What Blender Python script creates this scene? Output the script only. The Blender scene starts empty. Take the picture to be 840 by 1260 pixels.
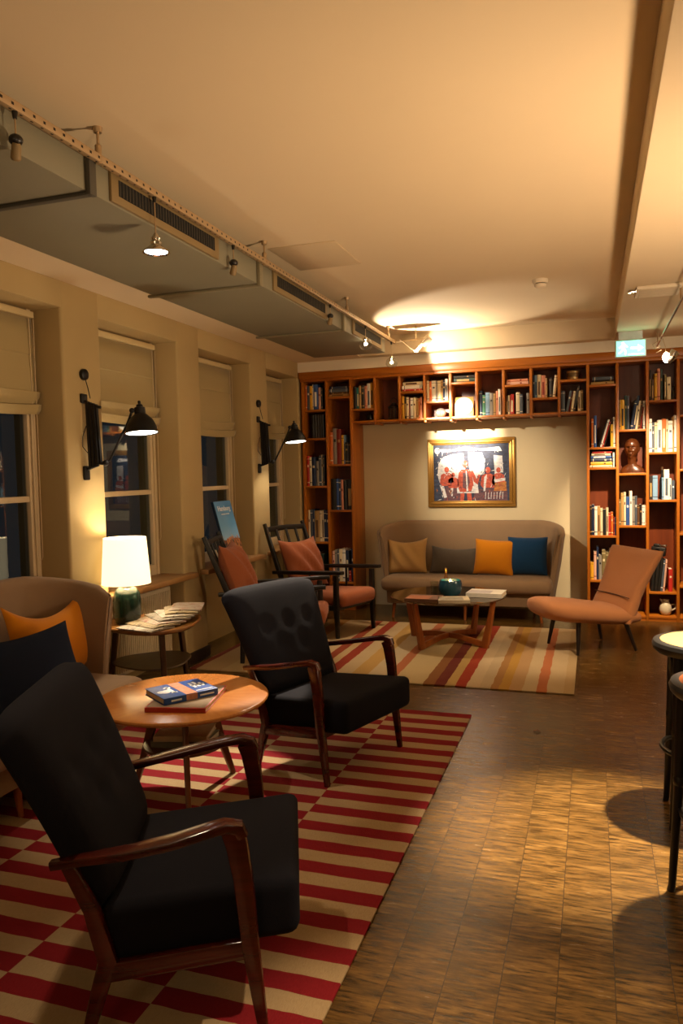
import bpy, bmesh, math, random
from mathutils import Vector, Matrix
R = math.radians
PI = math.pi
rnd = random.Random(7)
scene = bpy.context.scene
COL = scene.collection

# ------------------------------------------------------------------ materials
def lin(c):
    if isinstance(c, str):
        c = [int(c[i:i + 2], 16) / 255 for i in (0, 2, 4)]
    return tuple(((v / 12.92) if v <= .04045 else ((v + .055) / 1.055) ** 2.4) for v in c) + (1,)

MATS = {}
class NT:
    def __init__(s, name):
        s.m = bpy.data.materials.new(name); s.m.use_nodes = True
        s.t = s.m.node_tree; s.n = s.t.nodes
        s.b = s.n['Principled BSDF']; s.out = s.n['Material Output']
    def add(s, typ, **kw):
        n = s.n.new(typ)
        for k, v in kw.items():
            setattr(n, k, v)
        return n
    def link(s, a, b): s.t.links.new(a, b)
    def math(s, op, a, b=None, c=None):
        n = s.add('ShaderNodeMath', operation=op)
        for i, v in enumerate((a, b, c)):
            if v is None: continue
            if hasattr(v, 'links'): s.link(v, n.inputs[i])
            else: n.inputs[i].default_value = v
        return n.outputs[0]
    def coord(s, kind='Object', scale=(1, 1, 1), rot=(0, 0, 0)):
        t = s.add('ShaderNodeTexCoord'); m = s.add('ShaderNodeMapping')
        m.inputs['Scale'].default_value = scale; m.inputs['Rotation'].default_value = rot
        s.link(t.outputs[kind], m.inputs['Vector'])
        return m.outputs[0]
    def noise(s, vec, scale, detail=3, rough=.55):
        n = s.add('ShaderNodeTexNoise'); n.inputs['Scale'].default_value = scale
        n.inputs['Detail'].default_value = detail; n.inputs['Roughness'].default_value = rough
        if vec is not None: s.link(vec, n.inputs['Vector'])
        return n.outputs['Fac']
    def ramp(s, fac, stops, interp='LINEAR'):
        r = s.add('ShaderNodeValToRGB'); cr = r.color_ramp; cr.interpolation = interp
        while len(cr.elements) < len(stops): cr.elements.new(.5)
        for e, (p, c) in zip(cr.elements, stops):
            e.position = p; e.color = lin(c) if not isinstance(c, tuple) or len(c) == 3 else c
        s.link(fac, r.inputs['Fac'])
        return r.outputs['Color']
    def mix(s, fac, a, b, mode='MIX'):
        n = s.add('ShaderNodeMix', data_type='RGBA', blend_type=mode)
        for i, v in ((0, fac), (6, a), (7, b)):
            if hasattr(v, 'links'): s.link(v, n.inputs[i])
            elif i == 0: n.inputs[0].default_value = v
            else: n.inputs[i].default_value = lin(v)
        return n.outputs[2]
    def bump(s, h, strength=.3, dist=.01):
        b = s.add('ShaderNodeBump'); b.inputs['Strength'].default_value = strength
        b.inputs['Distance'].default_value = dist
        s.link(h, b.inputs['Height']); s.link(b.outputs[0], s.b.inputs['Normal'])
    def set(s, color=None, rough=.6, metal=0, spec=.5):
        if color is not None:
            if hasattr(color, 'links'): s.link(color, s.b.inputs['Base Color'])
            else: s.b.inputs['Base Color'].default_value = lin(color)
        s.b.inputs['Roughness'].default_value = rough
        s.b.inputs['Metallic'].default_value = metal
        s.b.inputs['Specular IOR Level'].default_value = spec
        return s.m

def paint(name, c, rough=.75, var=.06, scale=6, bump=.05):
    if name in MATS: return MATS[name]
    t = NT(name); v = t.coord()
    n = t.noise(v, scale, 4)
    col = t.mix(n, [max(0, x - var) for x in hexf(c)], [min(1, x + var * .6) for x in hexf(c)])
    t.set(col, rough, 0, .3)
    n2 = t.noise(v, 140, 2); t.bump(n2, bump, .004)
    MATS[name] = t.m; return t.m
def hexf(c):
    return [int(c[i:i + 2], 16) / 255 for i in (0, 2, 4)] if isinstance(c, str) else list(c)
def fabric(name, c, rough=.95, weave=420, var=.05):
    if name in MATS: return MATS[name]
    t = NT(name); v = t.coord()
    n = t.noise(v, weave, 2); n2 = t.noise(v, 5, 3)
    a = t.mix(n, [max(0, x - var) for x in hexf(c)], [min(1, x + var) for x in hexf(c)])
    col = t.mix(n2, a, [max(0, x - var * .7) for x in hexf(c)])
    t.set(col, rough, 0, .15); t.bump(n, .35, .003)
    if sum(hexf(c)) > .4:
        t.b.inputs['Sheen Weight'].default_value = .15; t.b.inputs['Sheen Roughness'].default_value = .5
    MATS[name] = t.m; return t.m
def wood(name, c1, c2, rough=.35, axis='x', scale=1.0, spec=.5):
    if name in MATS: return MATS[name]
    t = NT(name)
    sc = {'x': (2.2, 26, 26), 'y': (26, 2.2, 26), 'z': (26, 26, 2.2)}[axis]
    v = t.coord(scale=tuple(s * scale for s in sc))
    n = t.noise(v, 1.0, 5, .6)
    col = t.ramp(n, [(.28, c1), (.72, c2)])
    t.set(col, rough, 0, spec); t.bump(n, .08, .003)
    MATS[name] = t.m; return t.m
def plain(name, c, rough=.5, metal=0, spec=.5):
    if name in MATS: return MATS[name]
    t = NT(name); v = t.coord(); n = t.noise(v, 30, 2)
    col = t.mix(n, [max(0, x * .92) for x in hexf(c)], [min(1, x * 1.05) for x in hexf(c)])
    t.set(col, rough, metal, spec)
    MATS[name] = t.m; return t.m
def glow(name, c, strength, base=None):
    if name in MATS: return MATS[name]
    t = NT(name); t.set(base or c, .6)
    t.b.inputs['Emission Color'].default_value = lin(c)
    t.b.inputs['Emission Strength'].default_value = strength
    MATS[name] = t.m; return t.m
def thin_glass(name, tint='FFFFFF', ior=1.5, rough=.0, body=0.0):
    if name in MATS: return MATS[name]
    t = NT(name)
    tr = t.add('ShaderNodeBsdfTransparent'); tr.inputs[0].default_value = lin(tint)
    gl = t.add('ShaderNodeBsdfGlossy'); gl.inputs['Roughness'].default_value = rough
    fr = t.add('ShaderNodeLayerWeight'); fr.inputs['Blend'].default_value = .5
    mx = t.add('ShaderNodeMixShader')
    f = t.math('ADD', t.math('MULTIPLY', t.math('POWER', fr.outputs['Facing'], 4.0), .9), .04 + body)
    t.link(f, mx.inputs[0]); t.link(tr.outputs[0], mx.inputs[1]); t.link(gl.outputs[0], mx.inputs[2])
    t.link(mx.outputs[0], t.out.inputs['Surface'])
    MATS[name] = t.m; return t.m

# ------------------------------------------------------------------ mesh builder
class MB:
    def __init__(s):
        s.bm = bmesh.new(); s.M = Matrix.Identity(4); s.mi = 0
    def at(s, loc=(0, 0, 0), rot=(0, 0, 0)):
        from mathutils import Euler
        s.M = Matrix.Translation(loc) @ Euler(rot, 'XYZ').to_matrix().to_4x4(); return s
    def mat(s, i): s.mi = i; return s
    def _v(s, p): return s.bm.verts.new(s.M @ Vector(p))
    def _f(s, vs):
        try:
            f = s.bm.faces.new(vs); f.material_index = s.mi; f.smooth = True; return f
        except ValueError: return None
    def box(s, x0, x1, y0, y1, z0, z1, bev=0.0, seg=2):
        c = [(x, y, z) for z in (z0, z1) for y in (y0, y1) for x in (x0, x1)]
        v = [s._v(p) for p in c]
        fs = [s._f([v[i] for i in q]) for q in ((0, 2, 3, 1), (4, 5, 7, 6), (0, 1, 5, 4), (2, 6, 7, 3), (0, 4, 6, 2), (1, 3, 7, 5))]
        if bev > 0:
            es = list({e for f in fs for e in f.edges})
            r = bmesh.ops.bevel(s.bm, geom=es, offset=bev, segments=seg, profile=.5, affect='EDGES')
            for f in r['faces']: f.smooth = True; f.material_index = s.mi
        return s
    def loft(s, rings, cap=True, closed=False):
        vr = [[s._v(p) for p in r] for r in rings]
        n = len(vr[0]); m = len(vr)
        for i in range(m if closed else m - 1):
            a, b = vr[i], vr[(i + 1) % m]
            for j in range(n):
                k = (j + 1) % n
                s._f([a[j], a[k], b[k], b[j]])
        if cap and not closed:
            s._f(vr[0][::-1]); s._f(vr[-1])
        return s
    def sheet(s, rows):
        vr = [[s._v(p) for p in r] for r in rows]
        for a, b in zip(vr, vr[1:]):
            for j in range(len(a) - 1): s._f([a[j], a[j + 1], b[j + 1], b[j]])
        return s
    def lathe(s, prof, n=32, c=(0, 0, 0), cap=True):
        return s.loft([[(c[0] + r * math.cos(2 * PI * j / n), c[1] + r * math.sin(2 * PI * j / n), c[2] + z) for j in range(n)] for r, z in prof], cap)
    def frame_of(s, d):
        d = Vector(d).normalized(); up = Vector((0, 0, 1)) if abs(d.z) < .95 else Vector((1, 0, 0))
        a = d.cross(up).normalized(); return a, a.cross(d).normalized()
    def tube(s, pts, r, n=10, cap=True):
        pts = [Vector(p) for p in pts]; rings = []
        rs = r if isinstance(r, (list, tuple)) else [r] * len(pts)
        pa = None
        for i, p in enumerate(pts):
            d = (pts[min(i + 1, len(pts) - 1)] - pts[max(i - 1, 0)])
            a, b = s.frame_of(d)
            if pa is not None and a.dot(pa) < 0: a, b = -a, -b
            pa = a
            rings.append([p + a * rs[i] * math.cos(2 * PI * j / n) + b * rs[i] * math.sin(2 * PI * j / n) for j in range(n)])
        return s.loft(rings, cap)
    def bars(s, pts, sizes, side=None, k=.25):
        """rounded-rectangle section swept along pts; sizes = (width along side, height) each"""
        pts = [Vector(p) for p in pts]; rings = []
        for i, p in enumerate(pts):
            d = (pts[min(i + 1, len(pts) - 1)] - pts[max(i - 1, 0)]).normalized()
            a = Vector(side if side else (0, 1, 0)); a = (a - d * a.dot(d)).normalized(); b = d.cross(a)
            w, h = sizes[i] if isinstance(sizes[0], (tuple, list)) else sizes
            w /= 2; h /= 2; c = k * min(w, h) * 2
            o = [(w, h - c), (w - c * .3, h - c * .3), (w - c, h), (-w + c, h), (-w + c * .3, h - c * .3), (-w, h - c), (-w, -h + c), (-w + c * .3, -h + c * .3), (-w + c, -h), (w - c, -h), (w - c * .3, -h + c * .3), (w, -h + c)]
            rings.append([p + a * x + b * y for x, y in o])
        return s.loft(rings)
    def ball(s, c, r, n=20, m=12, sq=(1, 1, 1)):
        rings = []
        for i in range(m + 1):
            t = PI * i / m; t = min(max(t, .03), PI - .03)
            rings.append([(c[0] + sq[0] * r * math.sin(t) * math.cos(2 * PI * j / n), c[1] + sq[1] * r * math.sin(t) * math.sin(2 * PI * j / n), c[2] - sq[2] * r * math.cos(t)) for j in range(n)])
        return s.loft(rings)
    def prism(s, poly, z0, z1):
        return s.loft([[(x, y, z0) for x, y in poly], [(x, y, z1) for x, y in poly]])
    def build(s, name, mats, parent=None, angle=35, **props):
        bmesh.ops.recalc_face_normals(s.bm, faces=s.bm.faces)
        me = bpy.data.meshes.new(name); s.bm.to_mesh(me); s.bm.free()
        for m in (mats if isinstance(mats, (list, tuple)) else [mats]): me.materials.append(m)
        try: me.set_sharp_from_angle(angle=R(angle))
        except Exception: pass
        o = bpy.data.objects.new(name, me); COL.objects.link(o)
        if parent: o.parent = parent
        for k, v in props.items(): o[k] = v
        return o

def thing(name, label, cat, loc=(0, 0, 0), rz=0, group=None):
    o = bpy.data.objects.new(name, None); COL.objects.link(o); o.empty_display_size = .1
    o.location = loc; o.rotation_euler = (0, 0, rz)
    o['label'] = label; o['category'] = cat
    if group: o['group'] = group
    return o
def tag(o, label, cat, group=None):
    o['label'] = label; o['category'] = cat
    if group: o['group'] = group
    return o
def struct(o): o['kind'] = 'structure'; return o
def dup(root, loc, rz, label, group=None):
    def cp(o, par):
        c = o.copy(); COL.objects.link(c)
        if par: c.parent = par
        for ch in list(o.children): cp(ch, c)
        return c
    r = cp(root, None); r.location = loc; r.rotation_euler = (0, 0, rz); r['label'] = label
    if group: r['group'] = group
    return r
def arc(cx, cy, r, a0, a1, n): return [(cx + r * math.cos(a0 + (a1 - a0) * i / n), cy + r * math.sin(a0 + (a1 - a0) * i / n)) for i in range(n + 1)]
def text_mesh(name, body, size, mat, parent, loc, rot, bold=0.0, align='CENTER', depth=.0006):
    cu = bpy.data.curves.new(name, 'FONT'); cu.body = body; cu.size = size; cu.align_x = align; cu.align_y = 'CENTER'
    cu.extrude = depth; cu.offset = bold; cu.resolution_u = 3
    o = bpy.data.objects.new(name + '_tmp', cu); COL.objects.link(o)
    dg = bpy.context.evaluated_depsgraph_get(); me = bpy.data.meshes.new_from_object(o.evaluated_get(dg))
    bpy.data.objects.remove(o); me.name = name; me.materials.clear(); me.materials.append(mat)
    q = bpy.data.objects.new(name, me); COL.objects.link(q); q.parent = parent; q.location = loc; q.rotation_euler = rot
    return q

# ------------------------------------------------------------------ palette
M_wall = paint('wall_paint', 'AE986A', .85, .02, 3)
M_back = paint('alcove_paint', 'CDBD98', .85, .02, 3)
M_ceil = paint('ceiling_paint', 'D9C6A4', .9, .012, 2)
M_white = paint('white_paint', 'E2D6BE', .7, .015, 4)
M_frame = paint('window_paint', 'CDB995', .5, .02, 6)
M_duct = paint('duct_paint', '827E6A', .55, .02, 3)
M_ductd = paint('duct_flange', '4E4A40', .55, .03, 8)
M_grille = paint('grille_bronze', '84704C', .5, .02, 8)
M_black = plain('black_satin', '14120F', .38)
M_blackm = plain('black_metal', '100F10', .45, .3)
M_slot = plain('dark_slot', '0B0907', .9)
M_chrome = plain('chrome', 'D8D2C8', .15, 1)
M_steel = plain('track_steel', 'B69C78', .4, .6)
M_shelf = wood('cherry_wood', '97500F', 'B46A18', .38, 'z', .6)
M_shelfh = wood('cherry_wood_shelf', '97500F', 'B46A18', .38, 'x', .6)
M_shelfb = wood('cherry_back_panel', '5E260A', '7A3610', .4, 'z', .6)
M_walnut = wood('walnut_dark', '2E0E07', '561B0C', .2, 'x', 1.2, .6)
M_teak = wood('teak_wood', '7A3F17', '9E5722', .35, 'z', 1)
M_oak = wood('oak_sill', '8A6237', 'A37A48', .45, 'y', .6)
M_navy = fabric('navy_wool', '17171E', .95, 500, .015)
M_beige = fabric('taupe_wool', '8C7358', .95, 420, .035)
M_orangef = fabric('apricot_wool', 'B0764C', .95, 420, .03)
M_cushbeige = fabric('sand_cloth', 'B5905A', .95, 380, .03)
M_cushgrey = fabric('grey_linen', '585046', .95, 300, .06)
M_cushyel = fabric('mustard_cloth', 'C87D12', .9, 420, .03)
M_cushblue = fabric('petrol_cloth', '12375A', .92, 420, .03)
M_cushnavy = fabric('midnight_cloth', '161E30', .92, 420, .02)
M_rust = fabric('rust_cloth', '9C5A3A', .95, 420, .03)
M_piping = fabric('dark_piping', '4A2A14', .95, 420, .02)
M_blind = fabric('blind_linen', 'A8966A', .95, 260, .03)
M_paper = plain('paper_white', 'E4DCCB', .8)
M_page = plain('page_block', 'D8CBB0', .9)
M_glass = thin_glass('window_glass', 'C9D2D6', 1.52, .0)
M_clear = thin_glass('clear_glass', 'F2F4F0', 1.45, .02)
M_bulb = glow('lit_bulb', 'FFE9C4', 30)

# ------------------------------------------------------------------ room shell
XW = -3.03; XR = 0.2; YB = 7.76; ZL = 2.68; ZC = 2.87
def floor_mat():
    t = NT('end_grain_floor'); tc = t.add('ShaderNodeTexCoord'); sp = t.add('ShaderNodeSeparateXYZ')
    t.link(tc.outputs['Object'], sp.inputs[0])
    u = t.math('DIVIDE', t.math('SUBTRACT', sp.outputs[0], -.105), .1585)
    col = t.math('FLOOR', u); fr = t.math('FRACT', u)
    wn = t.add('ShaderNodeTexWhiteNoise', noise_dimensions='1D'); t.link(col, wn.inputs['W'])
    vy = t.math('ADD', t.math('DIVIDE', sp.outputs[1], .47), t.math('MULTIPLY', wn.outputs[0], 3))
    row = t.math('FLOOR', vy); fy = t.math('FRACT', vy)
    wn2 = t.add('ShaderNodeTexWhiteNoise', noise_dimensions='2D')
    cm = t.add('ShaderNodeCombineXYZ'); t.link(col, cm.inputs[0]); t.link(row, cm.inputs[1]); t.link(cm.outputs[0], wn2.inputs['Vector'])
    # streaks run across each block, shifted from block to block
    cs = t.add('ShaderNodeCombineXYZ')
    t.link(t.math('ADD', t.math('MULTIPLY', sp.outputs[0], 9), t.math('MULTIPLY', wn2.outputs[0], 31)), cs.inputs[0])
    t.link(t.math('ADD', t.math('MULTIPLY', sp.outputs[1], 60), t.math('MULTIPLY', wn.outputs[0], 13)), cs.inputs[1])
    n = t.noise(cs.outputs[0], 1.0, 5, .65)
    c2 = t.add('ShaderNodeCombineXYZ')
    t.link(t.math('ADD', t.math('MULTIPLY', sp.outputs[0], 4), t.math('MULTIPLY', wn2.outputs[0], 17)), c2.inputs[0])
    t.link(t.math('MULTIPLY', sp.outputs[1], 14), c2.inputs[1])
    n2 = t.noise(c2.outputs[0], 1.0, 4, .6)
    base = t.ramp(n2, [(.3, '4C3717'), (.52, '6A4C22'), (.75, '846332')])
    streak = t.ramp(n, [(.37, (0.07, 0.06, 0.05, 1)), (.46, (.5, .48, .45, 1)), (.58, (1, 1, 1, 1))])
    a = t.mix(t.math('ADD', .45, t.math('MULTIPLY', n2, .75)), base, streak, 'MULTIPLY')
    b = t.mix(t.math('MULTIPLY', wn2.outputs[0], .3), a, '4A3316')
    g1 = t.math('LESS_THAN', t.math('ABSOLUTE', t.math('SUBTRACT', fr, .5)), .491)
    g2 = t.math('GREATER_THAN', fy, .0025)
    g = t.math('MULTIPLY', g1, g2)
    c = t.mix(g, '3A2814', b)
    t.set(c, .4, 0, .5)
    rr = t.math('ADD', t.math('MULTIPLY', n, .26), .10); t.link(rr, t.b.inputs['Roughness'])
    h = t.math('ADD', t.math('MULTIPLY', n, 1.0), t.math('MULTIPLY', g, .8))
    t.bump(h, .28, .006)
    return t.m
b = MB().box(-3.5, 3.4, -2.6, 8.4, -.08, 0); struct(b.build('floor', floor_mat()))

WIN = [(1.60, 2.56), (2.915, 3.87), (4.247, 5.215), (5.565, 6.53), (6.91, 7.74)]
GX = -3.245     # window plane
ZH = 2.52; ZS = .73
w = MB()
ys = -2.6
edges = [-2.6] + [v for ab in WIN for v in ab] + [8.35]
for i in range(0, len(edges), 2):                  # piers
    y0, y1 = edges[i], edges[i + 1]
    w.box(-3.42, XW, y0, y1, 0, 3.0, .018 if i else 0, 3)
for (y0, y1) in WIN:
    w.box(-3.42, XW, y0 - .02, y1 + .02, ZH, 3.0, .012, 2)      # lintel
    w.box(-3.42, -3.262, y0 - .02, y1 + .02, 0, ZS - .02)         # niche back
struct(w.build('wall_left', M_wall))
struct(MB().box(-3.029, -3.012, -2.6, 1.6, 0, .09).box(-3.029, -3.012, 2.56, 2.915, 0, .09).box(-3.029, -3.012, 3.87, 4.247, 0, .09).box(-3.029, -3.012, 5.215, 5.565, 0, .09).box(-3.029, -3.012, 6.53, 6.91, 0, .09).build('baseboard_left', wood('dark_baseboard', '1E150D', '2E2115', .5, 'y')))
# back wall: alcove + wall behind shelves
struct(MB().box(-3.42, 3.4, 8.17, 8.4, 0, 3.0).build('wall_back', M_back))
struct(MB().box(-3.42, XR, 7.74, 8.17, 2.575, ZL + .02).box(XR, 3.4, 7.74, 8.17, 2.575, ZL + .02).build('wall_above_shelves', M_white))
struct(MB().box(3.3, 3.5, -2.6, 8.4, 0, 3.0).build('wall_right', M_back))
struct(MB().box(-3.42, 3.5, -2.75, -2.6, 0, 3.0).build('wall_front', M_back))
struct(MB().box(-3.42, 3.5, -2.75, 8.4, ZC, 3.05).build('ceiling', M_ceil))
struct(MB().box(-3.42, -2.28, -2.75, 8.4, ZL, ZC + .02).build('ceiling_left_soffit', M_ceil))
struct(MB().box(-2.28, XR, 7.60, 8.4, ZL, ZC + .02, .004).build('ceiling_back_beam', M_ceil))
struct(MB().box(XR, 3.5, -2.75, 8.4, ZL, ZC + .02, .012).build('ceiling_right_soffit', M_ceil))

# windows
for i, (y0, y1) in enumerate(WIN):
    f = MB()
    z0, z1 = ZS - .02, ZH
    fw = .075
    f.box(GX - .06, GX, y0, y0 + fw, z0, z1, .006).box(GX - .06, GX, y1 - fw, y1, z0, z1, .006)
    f.box(GX - .06, GX, y0 + fw, y1 - fw, z0, z0 + .10, .006).box(GX - .06, GX, y0 + fw, y1 - fw, z1 - .08, z1, .006)
    f.box(GX - .05, GX - .005, y0 + fw, y1 - fw, 1.355, 1.392, .006)
    f.box(GX, GX + .012, y0 + fw * .25, y0 + fw * .7, z0, z1, .004).box(GX, GX + .012, y1 - fw * .7, y1 - fw * .25, z0, z1, .004)
    wo = struct(f.build('window_%d' % (i + 1), M_frame))
    g = MB().box(GX - .034, GX - .028, y0 + fw - .005, y1 - fw + .005, z0 + .09, z1 - .07)
    g.build('window_pane', M_glass, wo)
    if i > 0:
        y1s = y1 + .10 if i < 4 else y1
        struct(MB().box(GX + .012, -2.955, y0 - .10, y1s, ZS - .042, ZS, .008).build('trim_%d' % i, M_oak))
# roman blinds
def blind(y0, y1, zb, label):
    t = thing('roman_blind', label, 'blind', (-3.225, (y0 + y1) / 2, 0), 0, 'roman blinds in the window recesses')
    wd = (y1 - y0) / 2 - .02
    hd = MB().box(-.016, .018, -wd, wd, 2.465, 2.505, .006); hd.build('head_rail', paint('rail_cream', 'CDB98A', .5, .02), t)
    rows = []
    prof = [(-.004, 2.47), (.0, 2.36), (.004, 2.25), (-.002, 2.242), (.003, 2.15), (.008, 2.07), (.012, zb + .125), (.04, zb + .12), (.034, zb + .09), (.014, zb + .055), (.012, zb + .05), (.05, zb + .045), (.044, zb + .01), (.03, zb - .012), (.02, zb)]
    n = 24
    for (x, z) in prof:
        rows.append([(x + .006 * math.sin(7 * j / n + z * 9) * (1 if z < 2.2 else .3), -wd + 2 * wd * j / n, z - .018 * (math.sin(PI * j / n) if z < 2.0 else 0)) for j in range(n + 1)])
    s = MB().sheet(rows); o = s.build('blind_cloth', M_blind, t)
    md = o.modifiers.new('thick', 'SOLIDIFY'); md.thickness = .004
    c = MB().tube([(.012, wd - .04, 2.46), (.012, wd - .042, 1.02)], .0022, 6).tube([(.022, wd - .015, 2.46), (.022, wd - .02, 1.02)], .0022, 6)
    c.tube([(.012, wd - .042, 1.02), (.014, wd - .036, 1.0), (.02, wd - .026, 1.0), (.022, wd - .02, 1.02)], .0022, 6)
    c.build('pull_cord', M_frame, t)
blind(*WIN[1], 1.90, 'pale linen roman blind in the nearest window, left edge of the photo')
blind(*WIN[2], 1.90, 'pale linen roman blind in the window behind the lit table lamp')
blind(*WIN[3], 1.86, 'pale linen roman blind in the window behind the blue display board')
blind(*WIN[4], 1.88, 'pale linen roman blind in the last window beside the bookcase')

# radiator
t = thing('radiator', 'white ribbed panel radiator under the window sill behind the side table', 'radiator', (-3.16, 4.73, 0))
p = MB().box(-.05, .03, -.44, .44, .10, .64, .01)
for k in range(34): p.box(.03, .04, -.42 + k * .025, -.408 + k * .025, .13, .61)
p.build('panel', paint('radiator_enamel', 'D8CBAE', .4, .01), t)
MB().tube([(-.01, .40, .10), (-.01, .40, .0)], .009, 8).build('pipe', M_chrome, t)
MB().tube([(-.01, -.40, .10), (-.01, -.40, .0)], .009, 8).build('pipe', M_chrome, t)

# ------------------------------------------------------------------ duct, track, ceiling fittings
t = thing('air_duct', 'long grey rectangular ventilation duct hung under the ceiling on the left', 'air duct', (0, 0, 0))
MB().box(-2.6, -1.88, -2.55, 7.10, 2.62, 2.752, .004).build('duct_body', M_duct, t)
for y in (-.6, 1.0, 2.60, 4.20, 5.80):
    f = MB().box(-2.625, -1.868, y - .016, y + .016, 2.604, 2.62, .004).box(-1.88, -1.856, y - .022, y + .022, 2.604, 2.756, .004)
    f.build('flange', M_ductd if y < 3 else plain('duct_flange_light', '8A836A', .45, .3), t)
for (ya, yb) in ((-.45, .55), (1.15, 2.1), (2.735, 3.68), (4.41, 5.405), (6.05, 6.95)):
    g = MB().box(-1.882, -1.866, ya, yb, 2.628, 2.76, .004)
    go = g.build('grille_frame', M_grille, t)
    MB().box(-1.868, -1.8645, ya + .05, yb - .05, 2.662, 2.728).build('grille_slot', M_slot, go)
    v = MB(); nv = int((yb - ya - .1) / .024)
    for k in range(nv): v.box(-1.8655, -1.8625, ya + .055 + k * .024, ya + .0585 + k * .024, 2.664, 2.726)
    v.build('grille_vane', M_ductd, go)

t = thing('light_track', 'long perforated metal light track along the edge of the duct', 'light track', (-1.842, 0, 2.75))
tr = MB().box(-.012, .012, -2.5, 7.32, -.016, .016, .003)
def rail_mat():
    q = NT('perforated_steel'); tc = q.add('ShaderNodeTexCoord'); sp = q.add('ShaderNodeSeparateXYZ'); q.link(tc.outputs['Object'], sp.inputs[0])
    fy = q.math('FRACT', q.math('DIVIDE', sp.outputs[1], .052))
    ed = q.math('MULTIPLY', q.math('LESS_THAN', q.math('ABSOLUTE', sp.outputs[2]), .005), q.math('LESS_THAN', fy, .24))
    eb = q.math('MULTIPLY', q.math('LESS_THAN', q.math('ABSOLUTE', sp.outputs[0]), .004), q.math('LESS_THAN', fy, .24))
    hole = q.math('MAXIMUM', ed, eb)
    q.set(q.mix(hole, 'B69C78', '1A120A'), .45, .4); return q.m
tr.build('track_rail', rail_mat(), t)
for y in (-.58, 1.02, 2.62, 4.216, 5.81, 7.1):
    st = MB().tube([(0, y, .016), (0, y, .12)], .006, 8).lathe([(.016, .10), (.02, .12)], 14, (0, y, 0)).lathe([(.011, -.02), (.013, -.018), (.013, .05), (.008, .055)], 12, (0, y, 0))
    st.build('track_stem', M_steel, t)

def hanging_spot(y, drop, kind, label, x=-1.842, z=2.73, lit=True, group='spotlights on the left light track'):
    t = thing('track_spotlight', label, 'spotlight', (x, y, z), 0, group)
    MB().tube([(0, 0, .0), (0, 0, -drop)], .0028, 6).build('drop_wire', M_steel, t)
    MB().lathe([(.004, .03), (.008, .02), (.01, 0), (.007, -.02)], 10).build('track_clip', M_black, t)
    if kind == 'dish':
        MB().lathe([(.006, -drop + .012), (.014, -drop), (.022, -drop - .012), (.019, -drop - .022), (.026, -drop - .03), (.024, -drop - .04), (.034, -drop - .05), (.056, -drop - .066), (.061, -drop - .074), (.059, -drop - .076), (.05, -drop - .07), (.02, -drop - .05), (.006, -drop - .048)], 28).build('reflector', M_chrome, t)
        MB().lathe([(.001, -drop - .068), (.05, -drop - .0705)], 24).build('lamp_disc', glow('lamp_disc', 'F4F6FF', 14), t)
    elif kind == 'globe':
        MB().ball((0, 0, -drop - .05), .058, 18, 12, (1, 1, .9)).build('glass_globe', M_clear, t)
        MB().ball((0, .004, -drop - .045), .014, 10, 8).build('bulb', M_bulb, t)
        MB().lathe([(.012, -drop + .01), (.014, -drop), (.02, -drop - .012), (.004, -drop - .02)], 12).build('socket', M_chrome, t)
    else:
        MB().ball((0, 0, -drop), .024, 12, 8, (1, 1, .8)).build('knob', M_black, t)
        MB().at((0, 0, -drop - .03), (R(20), R(25), 0)).lathe([(.012, .02), (.016, .01), (.018, -.03), (.014, -.036)], 12).build('lamp_head', M_grille, t)
    return t
hanging_spot(3.02, .165, 'dish', 'lit chrome pendant reflector hanging from the track above the round table')
hanging_spot(2.16, .09, 'head', 'small black spotlight head on the track by the near end of the duct')
hanging_spot(3.80, .09, 'head', 'small black spotlight head on the track just past the long grille')
hanging_spot(5.40, .08, 'head', 'small black spotlight head on the track beside the second grille')
hanging_spot(6.32, .10, 'globe', 'clear glass globe spotlight on the track, nearer of the two glass globes')
hanging_spot(7.20, .145, 'globe', 'clear glass globe spotlight at the far end of the track, lower of the two')
# cone-shaped wall washer hanging near the end of the track
t = thing('wall_washer', 'folded white reflector lamp hanging beyond the end of the duct', 'spotlight', (-1.60, 7.20, 2.70))
MB().sheet([[(-.15, -.06, .04), (-.15, .06, .04)], [(-.02, -.05, -.07), (-.02, .05, -.07)], [(.0, -.05, -.075), (.0, .05, -.075)], [(.10, -.05, .03), (.10, .05, .03)]]).build('reflector', plain('frosted_white', 'D9CDB8', .5), t).modifiers.new('t', 'SOLIDIFY').thickness = .004
MB().at((.10, 0, .02), (0, R(50), 0)).lathe([(.03, -.05), (.036, -.04), (.036, .04), (.028, .05)], 18).build('lamp_head', plain('dull_alu', 'A2937C', .4, .6), t)
MB().tube([(-.24, 0, .03), (-.1, 0, .035), (.1, 0, .045)], .004, 6).build('arm', M_steel, t)
MB().tube([(0, 0, .03), (0, 0, .17)], .004, 6).build('stem', M_steel, t)

# ceiling fittings
t = thing('smoke_detector', 'round white smoke detector on the ceiling in front of the bookshelves', 'smoke detector', (-.36, 5.84, ZC))
MB().lathe([(.055, 0), (.055, -.02), (.05, -.028)], 24).build('base', M_white, t)
MB().lathe([(.044, -.034), (.046, -.04), (.04, -.052), (.02, -.06), (.002, -.061)], 24).build('cover', M_white, t)
MB().lathe([(.036, -.026), (.036, -.036)], 20).build('vent_slot', M_slot, t)
tag(MB().box(-1.88, -1.45, 4.36, 4.90, ZC - .006, ZC + .001, .002).build('access_panel', paint('panel_paint', 'C8B492', .8, .02)), 'flat square access panel set in the ceiling beside the duct', 'access panel')
t = thing('ceiling_sensor', 'shallow white box fitting under the lower ceiling on the right', 'ceiling fitting', (.42, 5.62, ZL))
MB().box(-.14, .14, -.15, .15, -.022, 0, .006).build('housing', M_white, t)
MB().box(-.12, .12, -.13, .13, -.025, -.02).build('cover_plate', plain('cover_cream', 'CDBB98', .6), t)
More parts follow.
